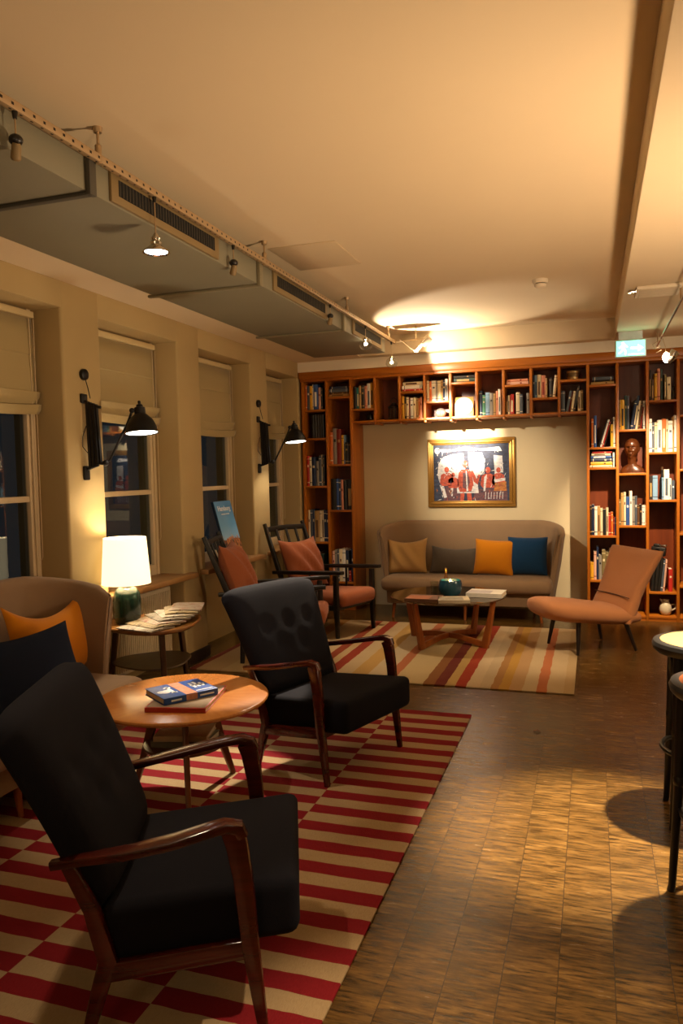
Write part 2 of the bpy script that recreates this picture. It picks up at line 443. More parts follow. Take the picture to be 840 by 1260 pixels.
MB().tube([(-.14, -.05, -.012), (-.19, -.05, -.02)], .01, 8).build('bracket', M_chrome, t)

# right hand track
t = thing('light_rail', 'slim metal light rail hanging under the lower ceiling at the right edge', 'light track', (0, 0, 0))
MB().tube([(.556, .5, 2.575), (.556, 7.55, 2.575)], .009, 8).build('track_rail', M_chrome, t)
for y in (1.2, 3.4, 5.55, 7.45): MB().tube([(.556, y, 2.575), (.556, y, ZL)], .006, 8).build('track_stem', M_steel, t)
t = thing('track_spotlight', 'bright heart-shaped halogen spotlight hanging from the right light rail', 'spotlight', (.60, 7.0, 2.57), 0, 'spotlights on the right light rail')
MB().tube([(-.044, 0, .0), (-.02, 0, -.08), (-.015, 0, -.13)], .003, 6).build('drop_wire', M_steel, t)
MB().ball((-.012, 0, -.175), .036, 14, 10, (.8, .8, 1.2)).build('bulb', M_bulb, t)
MB().at((.025, 0, -.18), (0, R(35), 0)).lathe([(.02, -.045), (.034, 0), (.04, .06), (.036, .062), (.03, 0), (.012, -.04)], 18).build('reflector', M_chrome, t)
MB().tube([(-.05, 0, -.02), (-.12, 0, -.06), (-.10, 0, -.10), (-.06, 0, -.07), (-.05, 0, -.11), (-.09, 0, -.13)], .003, 6).build('loose_wire', M_steel, t)

# exit sign
t = thing('exit_sign', 'lit green and white emergency exit sign under the right ceiling', 'exit sign', (.32, 7.30, 2.53))
MB().box(-.13, .13, -.03, .03, -.078, .078, .008).box(-.10, .10, -.02, .02, .078, .15).build('housing', plain('sign_housing', 'C9CFD2', .4), t)
MB().box(-.118, .118, -.0325, -.029, -.066, .066).build('sign_face', glow('exit_green', '62DDA6', 2.6), t)
M_sw = glow('exit_white', 'F2FFFA', 6)
def flat(mb, poly, y):
    vs = [mb._v((x, y, z)) for x, z in poly]; mb._f(vs)
s = MB()
flat(s, [(-.064 + .012 * math.cos(a * PI / 6), .044 + .012 * math.sin(a * PI / 6)) for a in range(12)], -.0332)
flat(s, [(-.078, .028), (-.050, .030), (-.046, -.004), (-.072, -.006)], -.0332)
flat(s, [(-.072, -.004), (-.056, -.004), (-.074, -.03), (-.096, -.046), (-.102, -.038), (-.084, -.024)], -.0332)
flat(s, [(-.06, -.004), (-.046, -.002), (-.036, -.028), (-.040, -.056), (-.050, -.056), (-.048, -.03)], -.0332)
flat(s, [(-.05, .028), (-.03, .008), (-.022, .014), (-.044, .036)], -.0332)
flat(s, [(-.078, .028), (-.098, .008), (-.092, .002), (-.072, .018)], -.0332)
s.build('running_figure', M_sw, t)
s = MB(); flat(s, [(.0, .008), (.06, .008), (.06, .03), (.104, .0), (.06, -.03), (.06, -.008), (.0, -.008)], -.0332)
flat(s, [(-.02, -.05), (.104, -.05), (.104, -.056), (-.02, -.056)], -.0332)
s.build('arrow', M_sw, t)

# ------------------------------------------------------------------ wall lamps
def wall_lamp(loc, label):
    t = thing('wall_lamp', label, 'wall lamp', loc, 0, 'black scissor-arm wall lamps between the windows')
    MB().box(-.0, .018, -.03, .03, .19, .25, .008).build('wall_bracket', M_blackm, t); MB().box(-.0, .018, -.028, .028, -.29, -.20, .008).build('wall_bracket', M_blackm, t)
    a = MB()
    for k in range(6):
        x = .038 + k * .0135
        a.bars([(x - k * .0025, -.006 + .009 * (k % 2), .20 - k * .004), (x + .008, -.006 + .009 * (k % 2), -.21 + k * .004)], (.022, .019), (0, 1, 0), .12)
    a.tube([(.02, 0, .205), (.05, 0, .19)], .008, 8).tube([(.02, 0, -.22), (.10, 0, -.195)], .01, 8)
    a.tube([(.03, .0, .18), (.13, 0, .16)], .009, 8).tube([(.04, .0, -.18), (.14, 0, -.19)], .009, 8)
    a.build('scissor_arm', M_blackm, t)
    MB().tube([(.13, .01, -.18), (.16, .03, -.17), (.26, .09, .06), (.285, .105, .135)], .008, 8).ball((.14, .015, -.185), .02, 10, 8).ball((.285, .105, .14), .017, 10, 8).build('swing_arm', M_blackm, t)
    TILT = (R(-4), R(-6), 0)
    sh = MB().at((.335, .13, .0), TILT).lathe([(.006, .205), (.01, .20), (.009, .185), (.02, .178), (.022, .165), (.034, .16), (.036, .12), (.045, .112), (.072, .085), (.092, .045), (.102, .0), (.104, -.004), (.099, -.002), (.088, .04), (.066, .08), (.03, .10)], 28)
    sh.build('lamp_shade', M_blackm, t)
    MB().tube([(.285, .105, .14), (.32, .125, .142)], .009, 8).build('shade_joint', M_blackm, t)
    MB().at((.335, .13, 0), TILT).lathe([(.001, .012), (.097, .002)], 24).build('bulb', glow('shade_inside', 'FFF6E8', 7), t)
    sw = MB().at((0, .01, .37), (0, R(90), 0)).lathe([(.034, 0), (.036, .006), (.034, .022), (.026, .028), (.001, .029)], 20)
    sw.build('wall_switch', M_blackm, t)
    MB().tube([(.02, .01, .34), (.03, .02, .28), (.05, .01, .22)], .003, 6).tube([(.02, 0, .05), (.012, -.03, -.02), (.01, -.03, -.08), (.03, -.01, -.12)], .003, 6).build('cord', M_black, t)
    return t
W1 = wall_lamp((XW, 4.045, 1.77), 'black scissor wall lamp on the pier above the table lamp')
W2 = dup(W1, (XW, 6.665, 1.79), 0, 'black scissor wall lamp on the far pier next to the bookcase')

# ------------------------------------------------------------------ bookcases
PX = [-2.99 + .2735 * i for i in range(3)]
OX = [-2.443 + .2663 * i for i in range(10)]
RX = [-.046 + .2675 * i for i in range(5)]
YK = 8.06; TH = .026
def shelf_part(name, x0, x1, z, par, yb=YK):
    return MB().box(x0, x1, YB + .004, yb, z - .022, z, .002).build(name, M_shelfh, par)
LEFT1 = [2.171, 1.865, 1.347, .738, .36, .06]
LEFT2 = [2.300, 1.578, 1.084, .304, .06]
bk = thing('bookcase', 'tall cherry wood bookcase of two columns in the left corner', 'bookcase', (0, 0, 0))
for i, x in enumerate(PX):
    MB().box(x - TH / 2, x + TH / 2, YB, (8.165 if i == 2 else YK), 0, 2.47, .002).build('side_panel', M_shelf, bk)
MB().box(PX[0], PX[2], YK, YK + .02, 0, 2.47).build('back_panel', M_shelfb, bk)
for z in LEFT1: shelf_part('shelf', PX[0] + TH / 2, PX[1] - TH / 2, z, bk)
for z in LEFT2: shelf_part('shelf', PX[1] + TH / 2, PX[2] - TH / 2, z, bk)
MB().box(PX[0] + TH / 2, PX[2] - TH / 2, YB + .01, YB + .03, 0, .04).build('plinth', M_shelfh, bk)
ov = thing('wall_bookshelf', 'long cherry wood bookshelf of nine compartments bridging above the sofa', 'bookshelf', (0, 0, 0))
for i, x in enumerate(OX[1:-1]):
    MB().box(x - TH / 2, x + TH / 2, YB, YK, 2.01, 2.47, .002).build('divider', M_shelf, ov)
    MB().box(x - .012, x + .012, YB + .02, YK, 1.985, 2.01, .002).build('bracket', M_shelf, ov)
MB().box(OX[0] + TH / 2, OX[-1] - TH / 2, YB + .004, YK, 2.008, 2.03, .002).build('bottom_board', M_shelfh, ov)
MB().box(OX[0] + TH / 2, OX[-1] - TH / 2, YK, YK + .02, 2.0, 2.47).build('back_panel', M_shelfb, ov)
OVS = {0: 2.159, 2: 2.314, 3: 2.200, 4: 2.375, 6: 2.320, 7: 2.179, 8: 2.340}
for i, z in OVS.items(): shelf_part('shelf', OX[i] + TH / 2, OX[i + 1] - TH / 2, z, ov)
MB().box(PX[0] - .02, RX[4] + .02, YB - .012, YK, 2.47, 2.50, .003).box(PX[0] - .03, RX[4] + .02, YB - .022, YK, 2.50, 2.574, .004).build('cornice', M_shelfh, ov)
RSH = [[2.277, 1.676, 1.481, .821, .386, .05], [1.837, 1.421, .919, .42, .05], [2.102, 1.614, 1.163, .285, .05], [1.956, 1.45, .848, .35, .05]]
rb = thing('bookcase', 'tall cherry wood bookcase filling the right end of the back wall', 'bookcase', (0, 0, 0))
for i, x in enumerate(RX):
    MB().box(x - TH / 2, x + TH / 2, YB, (8.165 if i == 0 else YK), 0, 2.47, .002).build('side_panel', M_shelf, rb)
MB().box(RX[0], RX[4], YK, YK + .02, 0, 2.47).build('back_panel', M_shelfb, rb)
for i in range(4):
    for z in RSH[i]: shelf_part('shelf', RX[i] + TH / 2, RX[i + 1] - TH / 2, z, rb)
MB().box(RX[0] + TH / 2, RX[4] - TH / 2, YB + .01, YB + .03, 0, .03).build('plinth', M_shelfh, rb)

# ------------------------------------------------------------------ books
BC = {'black': '15130F', 'navy': '1B2A48', 'blue': '2B4F8C', 'light blue': '7FA3C0', 'teal': '147A78', 'green': '3E7A5A', 'dark green': '17342A', 'tan': 'B08A50', 'brown': '5A3A20',
      'yellow': 'D8A020', 'orange': 'D06A20', 'red': 'B02418', 'dark red': '7A1E14', 'cream': 'E0CFA8', 'white': 'EDE6D8', 'grey': '8C857A', 'olive': '7A6A42', 'salmon': 'D08868', 'pink': 'D8A890', 'slate': '4A5460', 'dark': '241C16'}
ACC = {'black': 'dark', 'navy': 'cream', 'blue': 'white', 'light blue': 'navy', 'teal': 'cream', 'green': 'cream', 'dark green': 'tan', 'tan': 'brown', 'brown': 'tan', 'yellow': 'black', 'orange': 'cream', 'red': 'cream', 'dark red': 'tan', 'cream': 'brown', 'white': 'slate', 'grey': 'black', 'olive': 'cream', 'salmon': 'dark red', 'pink': 'dark red', 'slate': 'white', 'dark': 'tan'}
def bookmat(c): return plain('book_' + c.replace(' ', '_'), BC[c], .5)
ORD = ['zeroth', 'first', 'second', 'third', 'fourth', 'fifth', 'sixth', 'seventh', 'eighth', 'ninth', 'tenth', 'eleventh', 'twelfth', 'thirteenth', 'fourteenth']
def book_mesh(t, h, d, c):
    """upright book: spine faces -y, x across thickness, origin bottom left front"""
    m = MB(); k = .0025
    zs = [0, .10 * h, .13 * h, .62 * h, .70 * h, .88 * h, .90 * h, h]
    rings = []
    for z in zs:
        rings.append([(0, d, z), (0, .006, z), (t * .25, .0015, z), (t * .5, 0, z), (t * .75, .0015, z), (t, .006, z), (t, d, z), (t - k, d, z), (t - k, .012, z), (k, .012, z), (k, d, z)])
    vr = [[m._v(p) for p in r] for r in rings]
    style = rnd.random()
    for i in range(len(zs) - 1):
        for j in range(11):
            q = (j + 1) % 11
            m.mi = 0
            if 1 <= j <= 4 and ((style < .5 and i in (1, 5)) or (style >= .35 and i == 3 and j in (2, 3)) or (style > .8 and i == 2 and j in (2, 3))): m.mi = 1
            m._f([vr[i][j], vr[i][q], vr[i + 1][q], vr[i + 1][j]])
    m.mi = 0
    m._f(vr[0][::-1]); m._f(vr[-1])
    m.mi = 2; m.box(k, t - k, .011, d - .004, .003, h - .004)
    m.mi = 0
    return m
def upright(x0, z, items, where, group, start=.004):
    """items: (colour, thickness mm, height mm [, lean deg]) or ('gap', mm)"""
    x = x0 + start; seen = 0
    n_b = sum(1 for i in items if i[0] != 'gap')
    for it in items:
        if it[0] == 'gap': x += it[1] / 1000; continue
        seen += 1; c, tk, hh = it[:3]; lean = it[3] if len(it) > 3 else 0
        tk /= 1000; hh /= 1000; d = .15 + rnd.random() * .05
        o = book_mesh(tk, hh, d, c).build('book', [bookmat(c), bookmat(ACC[c]), M_page])
        a = R(lean)
        if lean > 0:      # leans to the right: rests on its bottom right corner
            o.location = (x, YB + .03 + rnd.random() * .02, z + tk * math.sin(a) + .0005); o.rotation_euler = (0, a, 0); x += tk / math.cos(a) + .001
        elif lean < 0:
            o.location = (x, YB + .03 + rnd.random() * .02, z + .0005); o.rotation_euler = (0, a, 0); x += tk / math.cos(a) + .001
        else:
            o.location = (x, YB + .03 + rnd.random() * .02, z + .0005); x += tk + .001
        pos = 'leftmost' if seen == 1 else ('rightmost' if seen == n_b else ORD[seen] + ' from left')
        tag(o, '%s %sbook, %s %s' % (c, 'leaning ' if lean else '', pos, where), 'book', group)
def stack(xc, z, items, where, group):
    """items bottom to top: (colour, thickness mm, width mm)"""
    n = len(items); q = z
    for i, (c, tk, wd) in enumerate(items):
        tk /= 1000; wd /= 1000
        o = book_mesh(tk, wd, .16, c).build('book', [bookmat(c), bookmat(ACC[c]), M_page])
        o.rotation_euler = (0, R(90), 0)
        o.location = (xc - wd / 2 + rnd.uniform(-.006, .006), YB + .03 + rnd.random() * .015, q + tk + .0006); q += tk + .0008
        pos = 'only one' if n == 1 else ('bottom' if i == 0 else ('top' if i == n - 1 else ORD[i + 1] + ' from bottom'))
        tag(o, '%s book, %s of stack %s' % (c, pos, where), 'book', group)
def ix(X, i): return X[i] + TH / 2
GL = 'books in the left bookcase'; GO = 'books on the shelf above the sofa'; GR = 'books in the right bookcase'
LO = "left bookcase's outer column"; LI = "left bookcase's inner column"
upright(ix(PX, 0), LEFT1[0], [('orange', 22, 270), ('slate', 30, 262), ('yellow', 32, 258), ('cream', 10, 275), ('blue', 50, 272), ('pink', 26, 240), ('dark', 20, 235)], 'on top shelf of ' + LO, GL)
upright(ix(PX, 0), LEFT1[1], [('gap', 70), ('black', 26, 250), ('black', 28, 252), ('black', 26, 250), ('black', 28, 250), ('black', 26, 252)], 'on second shelf of ' + LO, GL)
upright(ix(PX, 0), LEFT1[2], [('red', 30, 330), ('cream', 26, 315), ('navy', 46, 315), ('grey', 30, 270), ('slate', 30, 330), ('cream', 18, 335), ('dark', 20, 330)], 'on third shelf of ' + LO, GL)
upright(ix(PX, 0), LEFT1[3], [('cream', 22, 345), ('slate', 28, 350), ('navy', 22, 350), ('tan', 55, 335), ('cream', 24, 340), ('cream', 24, 335), ('navy', 30, 345), ('navy', 26, 340)], 'on fourth shelf of ' + LO, GL)
upright(ix(PX, 0), LEFT1[4], [('gap', 20), ('dark', 40, 250), ('navy', 35, 230), ('brown', 40, 260), ('dark green', 30, 240)], 'on fifth shelf of ' + LO, GL)
stack(-2.58, LEFT2[0], [('tan', 26, 225), ('brown', 22, 200), ('slate', 34, 220), ('navy', 26, 205)], 'on top shelf of ' + LI, GL)
upright(ix(PX, 1), LEFT2[1], [('orange', 30, 345), ('grey', 44, 385), ('dark red', 50, 375), ('yellow', 26, 310), ('light blue', 18, 310), ('dark', 34, 230), ('dark', 30, 225)], 'on second shelf of ' + LI, GL)
upright(ix(PX, 1), LEFT2[2], [('black', 62, 335), ('blue', 26, 335), ('navy', 24, 330), ('salmon', 26, 325), ('black', 34, 320), ('dark', 62, 325)], 'on third shelf of ' + LI, GL)
upright(ix(PX, 1), LEFT2[3], [('pink', 26, 330), ('grey', 26, 345), ('slate', 22, 340), ('cream', 34, 350), ('white', 36, 350), ('navy', 34, 335), ('red', 26, 120), ('navy', 26, 355)], 'on fourth shelf of ' + LI, GL)
OV = lambda n: 'in the %s compartment above the sofa' % n
upright(ix(OX, 0), 2.159, [('black', 36, 235), ('teal', 26, 225), ('tan', 28, 240), ('dark', 34, 245), ('salmon', 26, 235), ('white', 34, 262), ('yellow', 28, 270)], 'of upper row ' + OV('first'), GO)
stack((OX[2] + OX[3]) / 2, 2.314, [('red', 22, 200), ('white', 36, 215), ('cream', 36, 210)], OV('third'), GO)
upright(ix(OX, 2), 2.03, [('yellow', 24, 235), ('dark', 22, 228), ('cream', 24, 225), ('dark red', 14, 220), ('white', 30, 215), ('cream', 28, 218), ('tan', 24, 212), ('orange', 18, 205), ('salmon', 22, 218)], OV('third'), GO)
upright(ix(OX, 3), 2.200, [('cream', 24, 210), ('orange', 22, 205), ('white', 44, 210), ('grey', 18, 205), ('cream', 34, 205), ('tan', 20, 210), ('navy', 22, 205), ('white', 26, 222)], OV('fourth'), GO)
stack((OX[4] + OX[5]) / 2 + .01, 2.375, [('dark green', 42, 220), ('dark', 28, 215)], OV('fifth'), GO)
upright(ix(OX, 5), 2.03, [('navy', 32, 250), ('green', 32, 205), ('light blue', 42, 230), ('grey', 34, 220), ('tan', 24, 215), ('salmon', 24, 240), ('white', 24, 255)], OV('sixth'), GO)
stack((OX[6] + OX[7]) / 2, 2.320, [('pink', 30, 215), ('salmon', 26, 205)], OV('seventh'), GO)
upright(ix(OX, 6), 2.03, [('brown', 22, 185), ('cream', 18, 190), ('red', 38, 200), ('gap', 20), ('cream', 36, 215), ('slate', 28, 195), ('gap', 36), ('grey', 30, 205)], OV('seventh'), GO)
upright(ix(OX, 7), 2.179, [('navy', 16, 225), ('light blue', 24, 225), ('cream', 36, 228), ('salmon', 40, 220), ('tan', 18, 190), ('gap', 20), ('dark', 26, 190), ('cream', 28, 215, 6)], OV('eighth'), GO)
upright(ix(OX, 8), 2.03, [('slate', 36, 205), ('gap', 4), ('slate', 24, 205, 12), ('dark red', 20, 195, 10), ('cream', 22, 198, 9), ('dark', 20, 245, 11), ('gap', 24), ('cream', 26, 200), ('olive', 24, 205)], OV('ninth'), GO)
RC = lambda c, s: 'on %s shelf of right bookcase, column %s' % (s, c)
stack((RX[0] + RX[1]) / 2, 2.277, [('tan', 26, 210), ('dark', 16, 190), ('slate', 30, 190)], RC('one', 'top'), GR)
upright(ix(RX, 0), 1.676, [('gap', 14), ('orange', 22, 275), ('blue', 26, 305), ('gap', 10), ('black', 18, 275, 17), ('white', 16, 270, 16), ('red', 12, 250, 16), ('black', 12, 265, 15), ('gap', 52), ('yellow', 24, 215), ('white', 22, 285)], RC('one', 'second'), GR)
stack((RX[0] + RX[1]) / 2 - .012, 1.481, [('cream', 20, 205), ('yellow', 32, 195), ('navy', 30, 205), ('blue', 26, 190), ('cream', 22, 175), ('red', 18, 180)], RC('one', 'third'), GR)
upright(RX[1] - TH / 2 - .028, 1.481, [('white', 16, 140)], 'beside the stack on third shelf of right bookcase', GR, 0)
upright(ix(RX, 0), .821, [('dark', 18, 290), ('navy', 22, 300), ('white', 26, 280), ('tan', 26, 280), ('cream', 22, 262), ('black', 30, 250), ('cream', 20, 265), ('red', 22, 215), ('orange', 18, 225), ('dark red', 16, 180), ('blue', 24, 178)], RC('one', 'fourth'), GR, .001)
upright(ix(RX, 0), .386, [('yellow', 30, 170), ('pink', 24, 275), ('navy', 20, 320), ('grey', 28, 240), ('olive', 34, 290), ('olive', 28, 270), ('dark', 30, 300), ('brown', 30, 280)], RC('one', 'fifth'), GR)
upright(ix(RX, 1), 1.837, [('tan', 14, 285), ('yellow', 34, 285), ('dark green', 22, 325), ('slate', 18, 320), ('gap', 6), ('navy', 22, 275, 9), ('navy', 22, 320, 8), ('cream', 20, 268, 7), ('brown', 18, 260, 7), ('dark red', 14, 210, 7), ('gap', 14), ('white', 16, 265)], RC('two', 'top'), GR)
upright(ix(RX, 1), .919, [('olive', 16, 250), ('tan', 24, 310), ('cream', 20, 318), ('blue', 32, 275), ('white', 22, 328), ('grey', 24, 275), ('slate', 18, 280), ('brown', 22, 190), ('dark', 20, 200), ('white', 24, 190), ('cream', 24, 192)], RC('two', 'third'), GR, .001)
upright(ix(RX, 2), 2.102, [('dark', 18, 285), ('brown', 26, 200), ('yellow', 24, 250), ('salmon', 26, 295), ('dark green', 22, 290), ('gap', 12), ('olive', 18, 240), ('gap', 4), ('cream', 34, 212)], RC('three', 'top'), GR)
upright(ix(RX, 2), 1.614, [('white', 28, 315), ('slate', 20, 280), ('cream', 24, 280), ('white', 40, 300), ('orange', 34, 310), ('cream', 18, 305), ('white', 38, 290), ('tan', 12, 330), ('white', 22, 340)], RC('three', 'second'), GR, .001)
upright(ix(RX, 2), 1.163, [('dark', 30, 225), ('light blue', 44, 230), ('gap', 36), ('light blue', 18, 210), ('white', 46, 285), ('white', 18, 200), ('slate', 26, 180)], RC('three', 'third'), GR)
upright(ix(RX, 2), .285, [('gap', 14), ('black', 28, 330, 4), ('black', 28, 325, 5), ('black', 26, 315, 6), ('slate', 20, 300, 5), ('pink', 16, 300, 5), ('gap', 34), ('red', 34, 215)], RC('three', 'fourth'), GR)

# ornaments on the shelves
def orn(name, mb, mat, label, cat, loc): o = mb.build(name, mat); o.location = loc; return tag(o, label, cat)
t = thing('teapot', 'small black round teapot under the books of the first overhead compartment', 'teapot', (-2.26, 7.87, 2.03))
MB().lathe([(.02, 0), (.036, .012), (.044, .04), (.036, .066), (.014, .076)], 20).build('pot_body', plain('glazed_black', '0C0B0C', .12), t)
MB().lathe([(.014, .076), (.008, .082), (.006, .09), (.001, .093)], 12).build('lid', plain('glazed_black', '0C0B0C', .12), t)
MB().tube([(.038, 0, .03), (.056, 0, .045), (.066, 0, .064)], [.009, .007, .005], 8).build('spout', plain('glazed_black', '0C0B0C', .12), t)
t = thing('lantern', 'black metal lantern with ring handle in the second overhead compartment', 'lantern', (-2.0, 7.88, 2.03))
MB().lathe([(.062, 0), (.066, .01), (.06, .016)], 20).build('lantern_base', M_blackm, t)
for k in range(6): MB().tube([(.055 * math.cos(k * PI / 3), .055 * math.sin(k * PI / 3), .014), (.055 * math.cos(k * PI / 3), .055 * math.sin(k * PI / 3), .13)], .004, 6).build('post', M_blackm, t)
MB().lathe([(.046, .016), (.046, .128)], 20, cap=False).build('glass_cylinder', M_clear, t)
MB().lathe([(.066, .13), (.06, .142), (.03, .165), (.028, .178), (.01, .184)], 20).build('lantern_roof', M_blackm, t)
MB().tube([(.036 * math.cos(a), 0, .195 + .036 * math.sin(a)) for a in [-.3 + k * (PI + .6) / 14 for k in range(15)]], .004, 6).build('handle', M_blackm, t)
t = thing('decorative_ball', 'silver ribbed decorative ball in the fourth overhead compartment', 'ornament', (-1.50, 7.88, 2.03))
nb = MB(); rings = []
for i in range(13):
    a = PI * i / 12; a = min(max(a, .05), PI - .05)
    rings.append([(.052 * math.sin(a) * math.cos(2 * PI * j / 40) * (1 + .08 * (j % 2)), .052 * math.sin(a) * math.sin(2 * PI * j / 40) * (1 + .08 * (j % 2)), .052 - .05 * math.cos(a)) for j in range(40)])
nb.loft(rings).build('ball', plain('silvered', 'CFC8C0', .3, .8), t)
t = thing('framed_plate', 'round white plate in a square frame in the fifth overhead compartment', 'plate', (-1.255, 7.86, 2.03))
fr = MB().at((0, 0, .105), (R(-8), 0, 0)); fr.box(-.098, .098, 0, .014, -.1, .1, .003).build('backing_frame', plain('frame_gold', 'B9924E', .4, .3), t)
MB().at((0, -.001, .105), (R(82), 0, 0)).lathe([(.001, .004), (.06, .003), (.085, .012), (.092, .016), (.09, .0), (.05, -.002)], 32).build('plate_disc', plain('porcelain', 'F4EEE2', .2), t)
t = thing('tin_bowl', 'engraved brass bowl on the ninth overhead compartment upper shelf', 'bowl', (-.185, 7.88, 2.34))
MB().lathe([(.045, 0), (.056, .008), (.06, .05), (.062, .085), (.066, .09), (.058, .09), (.054, .05), (.04, .012)], 26).build('bowl_body', plain('aged_brass', 'A88D5C', .35, .7), t)
MB().lathe([(.0605, .03), (.064, .04), (.064, .06), (.0615, .07)], 26).build('engraved_band', plain('dark_brass', '6E5A3A', .4, .7), t)
t = thing('decanter', 'small glass decanter at the right end of column three top shelf', 'decanter', (.722, 7.86, 2.102))
MB().lathe([(.02, 0), (.024, .01), (.024, .05), (.01, .075), (.009, .10), (.013, .104)], 16).build('bottle', plain('smoked_glass', '3A3026', .1), t)
MB().ball((0, 0, .115), .013, 10, 8).build('stopper', plain('smoked_glass', '3A3026', .1), t)
t = thing('bottle', 'tall dark bottle among white books on column three third shelf', 'bottle', (.622, 7.84, 1.163))
MB().lathe([(.022, 0), (.024, .01), (.024, .18), (.012, .215), (.010, .28)], 18).build('bottle_body', plain('bottle_dark', '17181C', .12), t)
MB().lathe([(.013, .28), (.013, .31), (.004, .312)], 14).build('cap', M_chrome, t)
t = thing('camera', 'black folding camera lying on leaning black books in the right bookcase', 'camera', (.60, 7.86, .632), R(-12))
MB().at((0, 0, 0), (0, R(6), 0)).box(-.075, .055, -.035, .035, -.01, .075, .008).box(-.06, .0, -.02, .03, .075, .10, .006).build('camera_body', M_black, t)
MB().at((-.01, -.035, .035), (R(90), 0, 0)).lathe([(.03, 0), (.03, .02), (.024, .03), (.02, .022)], 18).build('lens', M_blackm, t)
MB().box(.0, .07, -.02, .02, .08, .095, .004).build('flash', M_chrome, t)
t = thing('milk_jug', 'white lidded jug alone on the bottom shelf of the right bookcase', 'jug', (.655, 7.86, .05))
MB().lathe([(.03, 0), (.05, .02), (.058, .06), (.05, .10), (.03, .13), (.034, .15), (.03, .15), (.02, .12)], 22).build('jug_body', plain('stoneware', 'CFC2A4', .35), t)
MB().tube([(.048, 0, .10), (.085, 0, .105), (.09, 0, .07), (.055, 0, .045)], .008, 8).build('handle', plain('stoneware', 'CFC2A4', .35), t)
MB().tube([(-.03, 0, .13), (-.05, 0, .155)], [.012, .007], 8).build('spout', plain('stoneware', 'CFC2A4', .35), t)

# carved bust
def bust():
    t = thing('wooden_bust', 'carved brown wooden bust of a head in the right bookcase', 'bust', (.36, 7.90, 1.421))
    g = lambda a, b, s: math.exp(-((a - b) / s) ** 2)
    m = MB(); rings = []
    n = 72
    def ang(j): return 2 * PI * j / n - PI / 2           # 0 of d = front (-y)
    for i in range(91):
        z = i / 90 * .335
        ring = []
        for j in range(n):
            a = ang(j); d = (a + PI / 2 + PI) % (2 * PI) - PI   # angle from front
            if z < .085:      # shoulders and chest
                k = z / .085; rx = .115 * (1 - k ** 2.2) + .042 * k ** 2.2; ry = .062 * (1 - k ** 2) + .040 * k ** 2; oy = .0
            elif z < .125:
                k = (z - .085) / .04; rx = .042 - .004 * math.sin(PI * k); ry = .042; oy = -.004 * k
            else:
                k = (z - .125) / .21; zz = 2 * k - 1
                e = max(0.0, 1 - abs(zz) ** 2.6) ** .5
                rx = .066 * e * (1 - .30 * g(k, .05, .30)); ry = .086 * e * (1 - .10 * g(k, .05, .2)); oy = -.010 + .006 * k
                if k < .12: rx = max(rx, .0415); ry = max(ry, .0425)
            f = 1.0
            if z > .125:
                k = (z - .125) / .21
                f += .26 * g(d, 0, .15) * g(k, .43, .06) + .16 * g(d, 0, .12) * g(k, .52, .06) + .05 * (g(d, .2, .1) + g(d, -.2, .1)) * g(k, .40, .03)   # nose
                f += .13 * g(d, 0, .62) * g(k, .635, .035)                      # brow
                f -= .26 * (g(d, .40, .17) + g(d, -.40, .17)) * g(k, .545, .045)  # eye sockets
                f += .13 * (g(d, .40, .10) + g(d, -.40, .10)) * g(k, .54, .022)
                f += .08 * (g(d, .62, .2) + g(d, -.62, .2)) * g(k, .43, .06)    # cheekbones
                f += .15 * g(d, 0, .26) * g(k, .285, .024) + .15 * g(d, 0, .24) * g(k, .215, .022) - .10 * g(d, 0, .3) * g(k, .25, .010)   # lips
                f += .20 * g(d, 0, .33) * g(k, .09, .055)                       # chin
                f += .16 * (g(d, 1.55, .13) + g(d, -1.55, .13)) * g(k, .47, .10)   # ears
                hl = .78 - .34 * min(1, abs(d) / 1.5) ** 2
                f += .055 / (1 + math.exp(-(k - hl) * 60)) * (1 + .25 * math.sin(d * 26))   # hair
            ring.append((rx * f * math.cos(a), oy + ry * f * math.sin(a), z))
        rings.append(ring)
    m.loft(rings)
    m.build('bust_body', wood('carved_wood', '3E1E0C', '5E3216', .28, 'z', 2), t, 60)
    t.rotation_euler = (0, 0, R(-14))
bust()

# ------------------------------------------------------------------ painting
t = thing('framed_painting', 'brightly lit painting of red figures in a wide gold frame above the sofa', 'painting', (-1.238, 8.168, 1.455))
fr = MB()
W, H = .465, .366
for (o, dpt, wd) in ((0, .030, .030), (.028, .042, .022), (.048, .024, .016)):
    w_, h_ = W - o, H - o
    fr.box(-w_, w_, -dpt, 0, h_ - wd, h_, .003).box(-w_, w_, -dpt, 0, -h_, -h_ + wd, .003).box(-w_, -w_ + wd, -dpt, 0, -h_ + wd, h_ - wd, .003).box(w_ - wd, w_, -dpt, 0, -h_ + wd, h_ - wd, .003)
fr.build('frame', plain('gilt_frame', 'A87C36', .32, .55), t)
def canvas_mat(name, c, c2): 
    if name in MATS: return MATS[name]
    q = NT(name); v = q.coord(scale=(14, 1, 30)); n = q.noise(v, 1.5, 4, .7)
    q.set(q.ramp(n, [(.38, c), (.62, c2)]), .6); MATS[name] = q.m; return q.m
PM = [canvas_mat('oil_navy', '141A30', '2C3A58'), canvas_mat('oil_white', 'B9BCC6', 'E6E2DC'), canvas_mat('oil_red', '9E3620', 'C8583A'), canvas_mat('oil_violet', '4A2E3C', '6E4448'), canvas_mat('oil_ochre', '8A4A18', 'BF7A2E')]
pc = MB(); pw, ph = .402, .304
pc.mi = 0; pc.box(-pw, pw, -.012, 0, -ph, ph)
def pol(mi, pts, lay): pc.mi = mi; flat(pc, pts, -.012 - .0006 * lay)
def ell(cx, cz, rx, rz, n=14, a0=0): return [(cx + rx * math.cos(2 * PI * k / n), cz + rz * math.sin(2 * PI * k / n)) for k in range(n)]
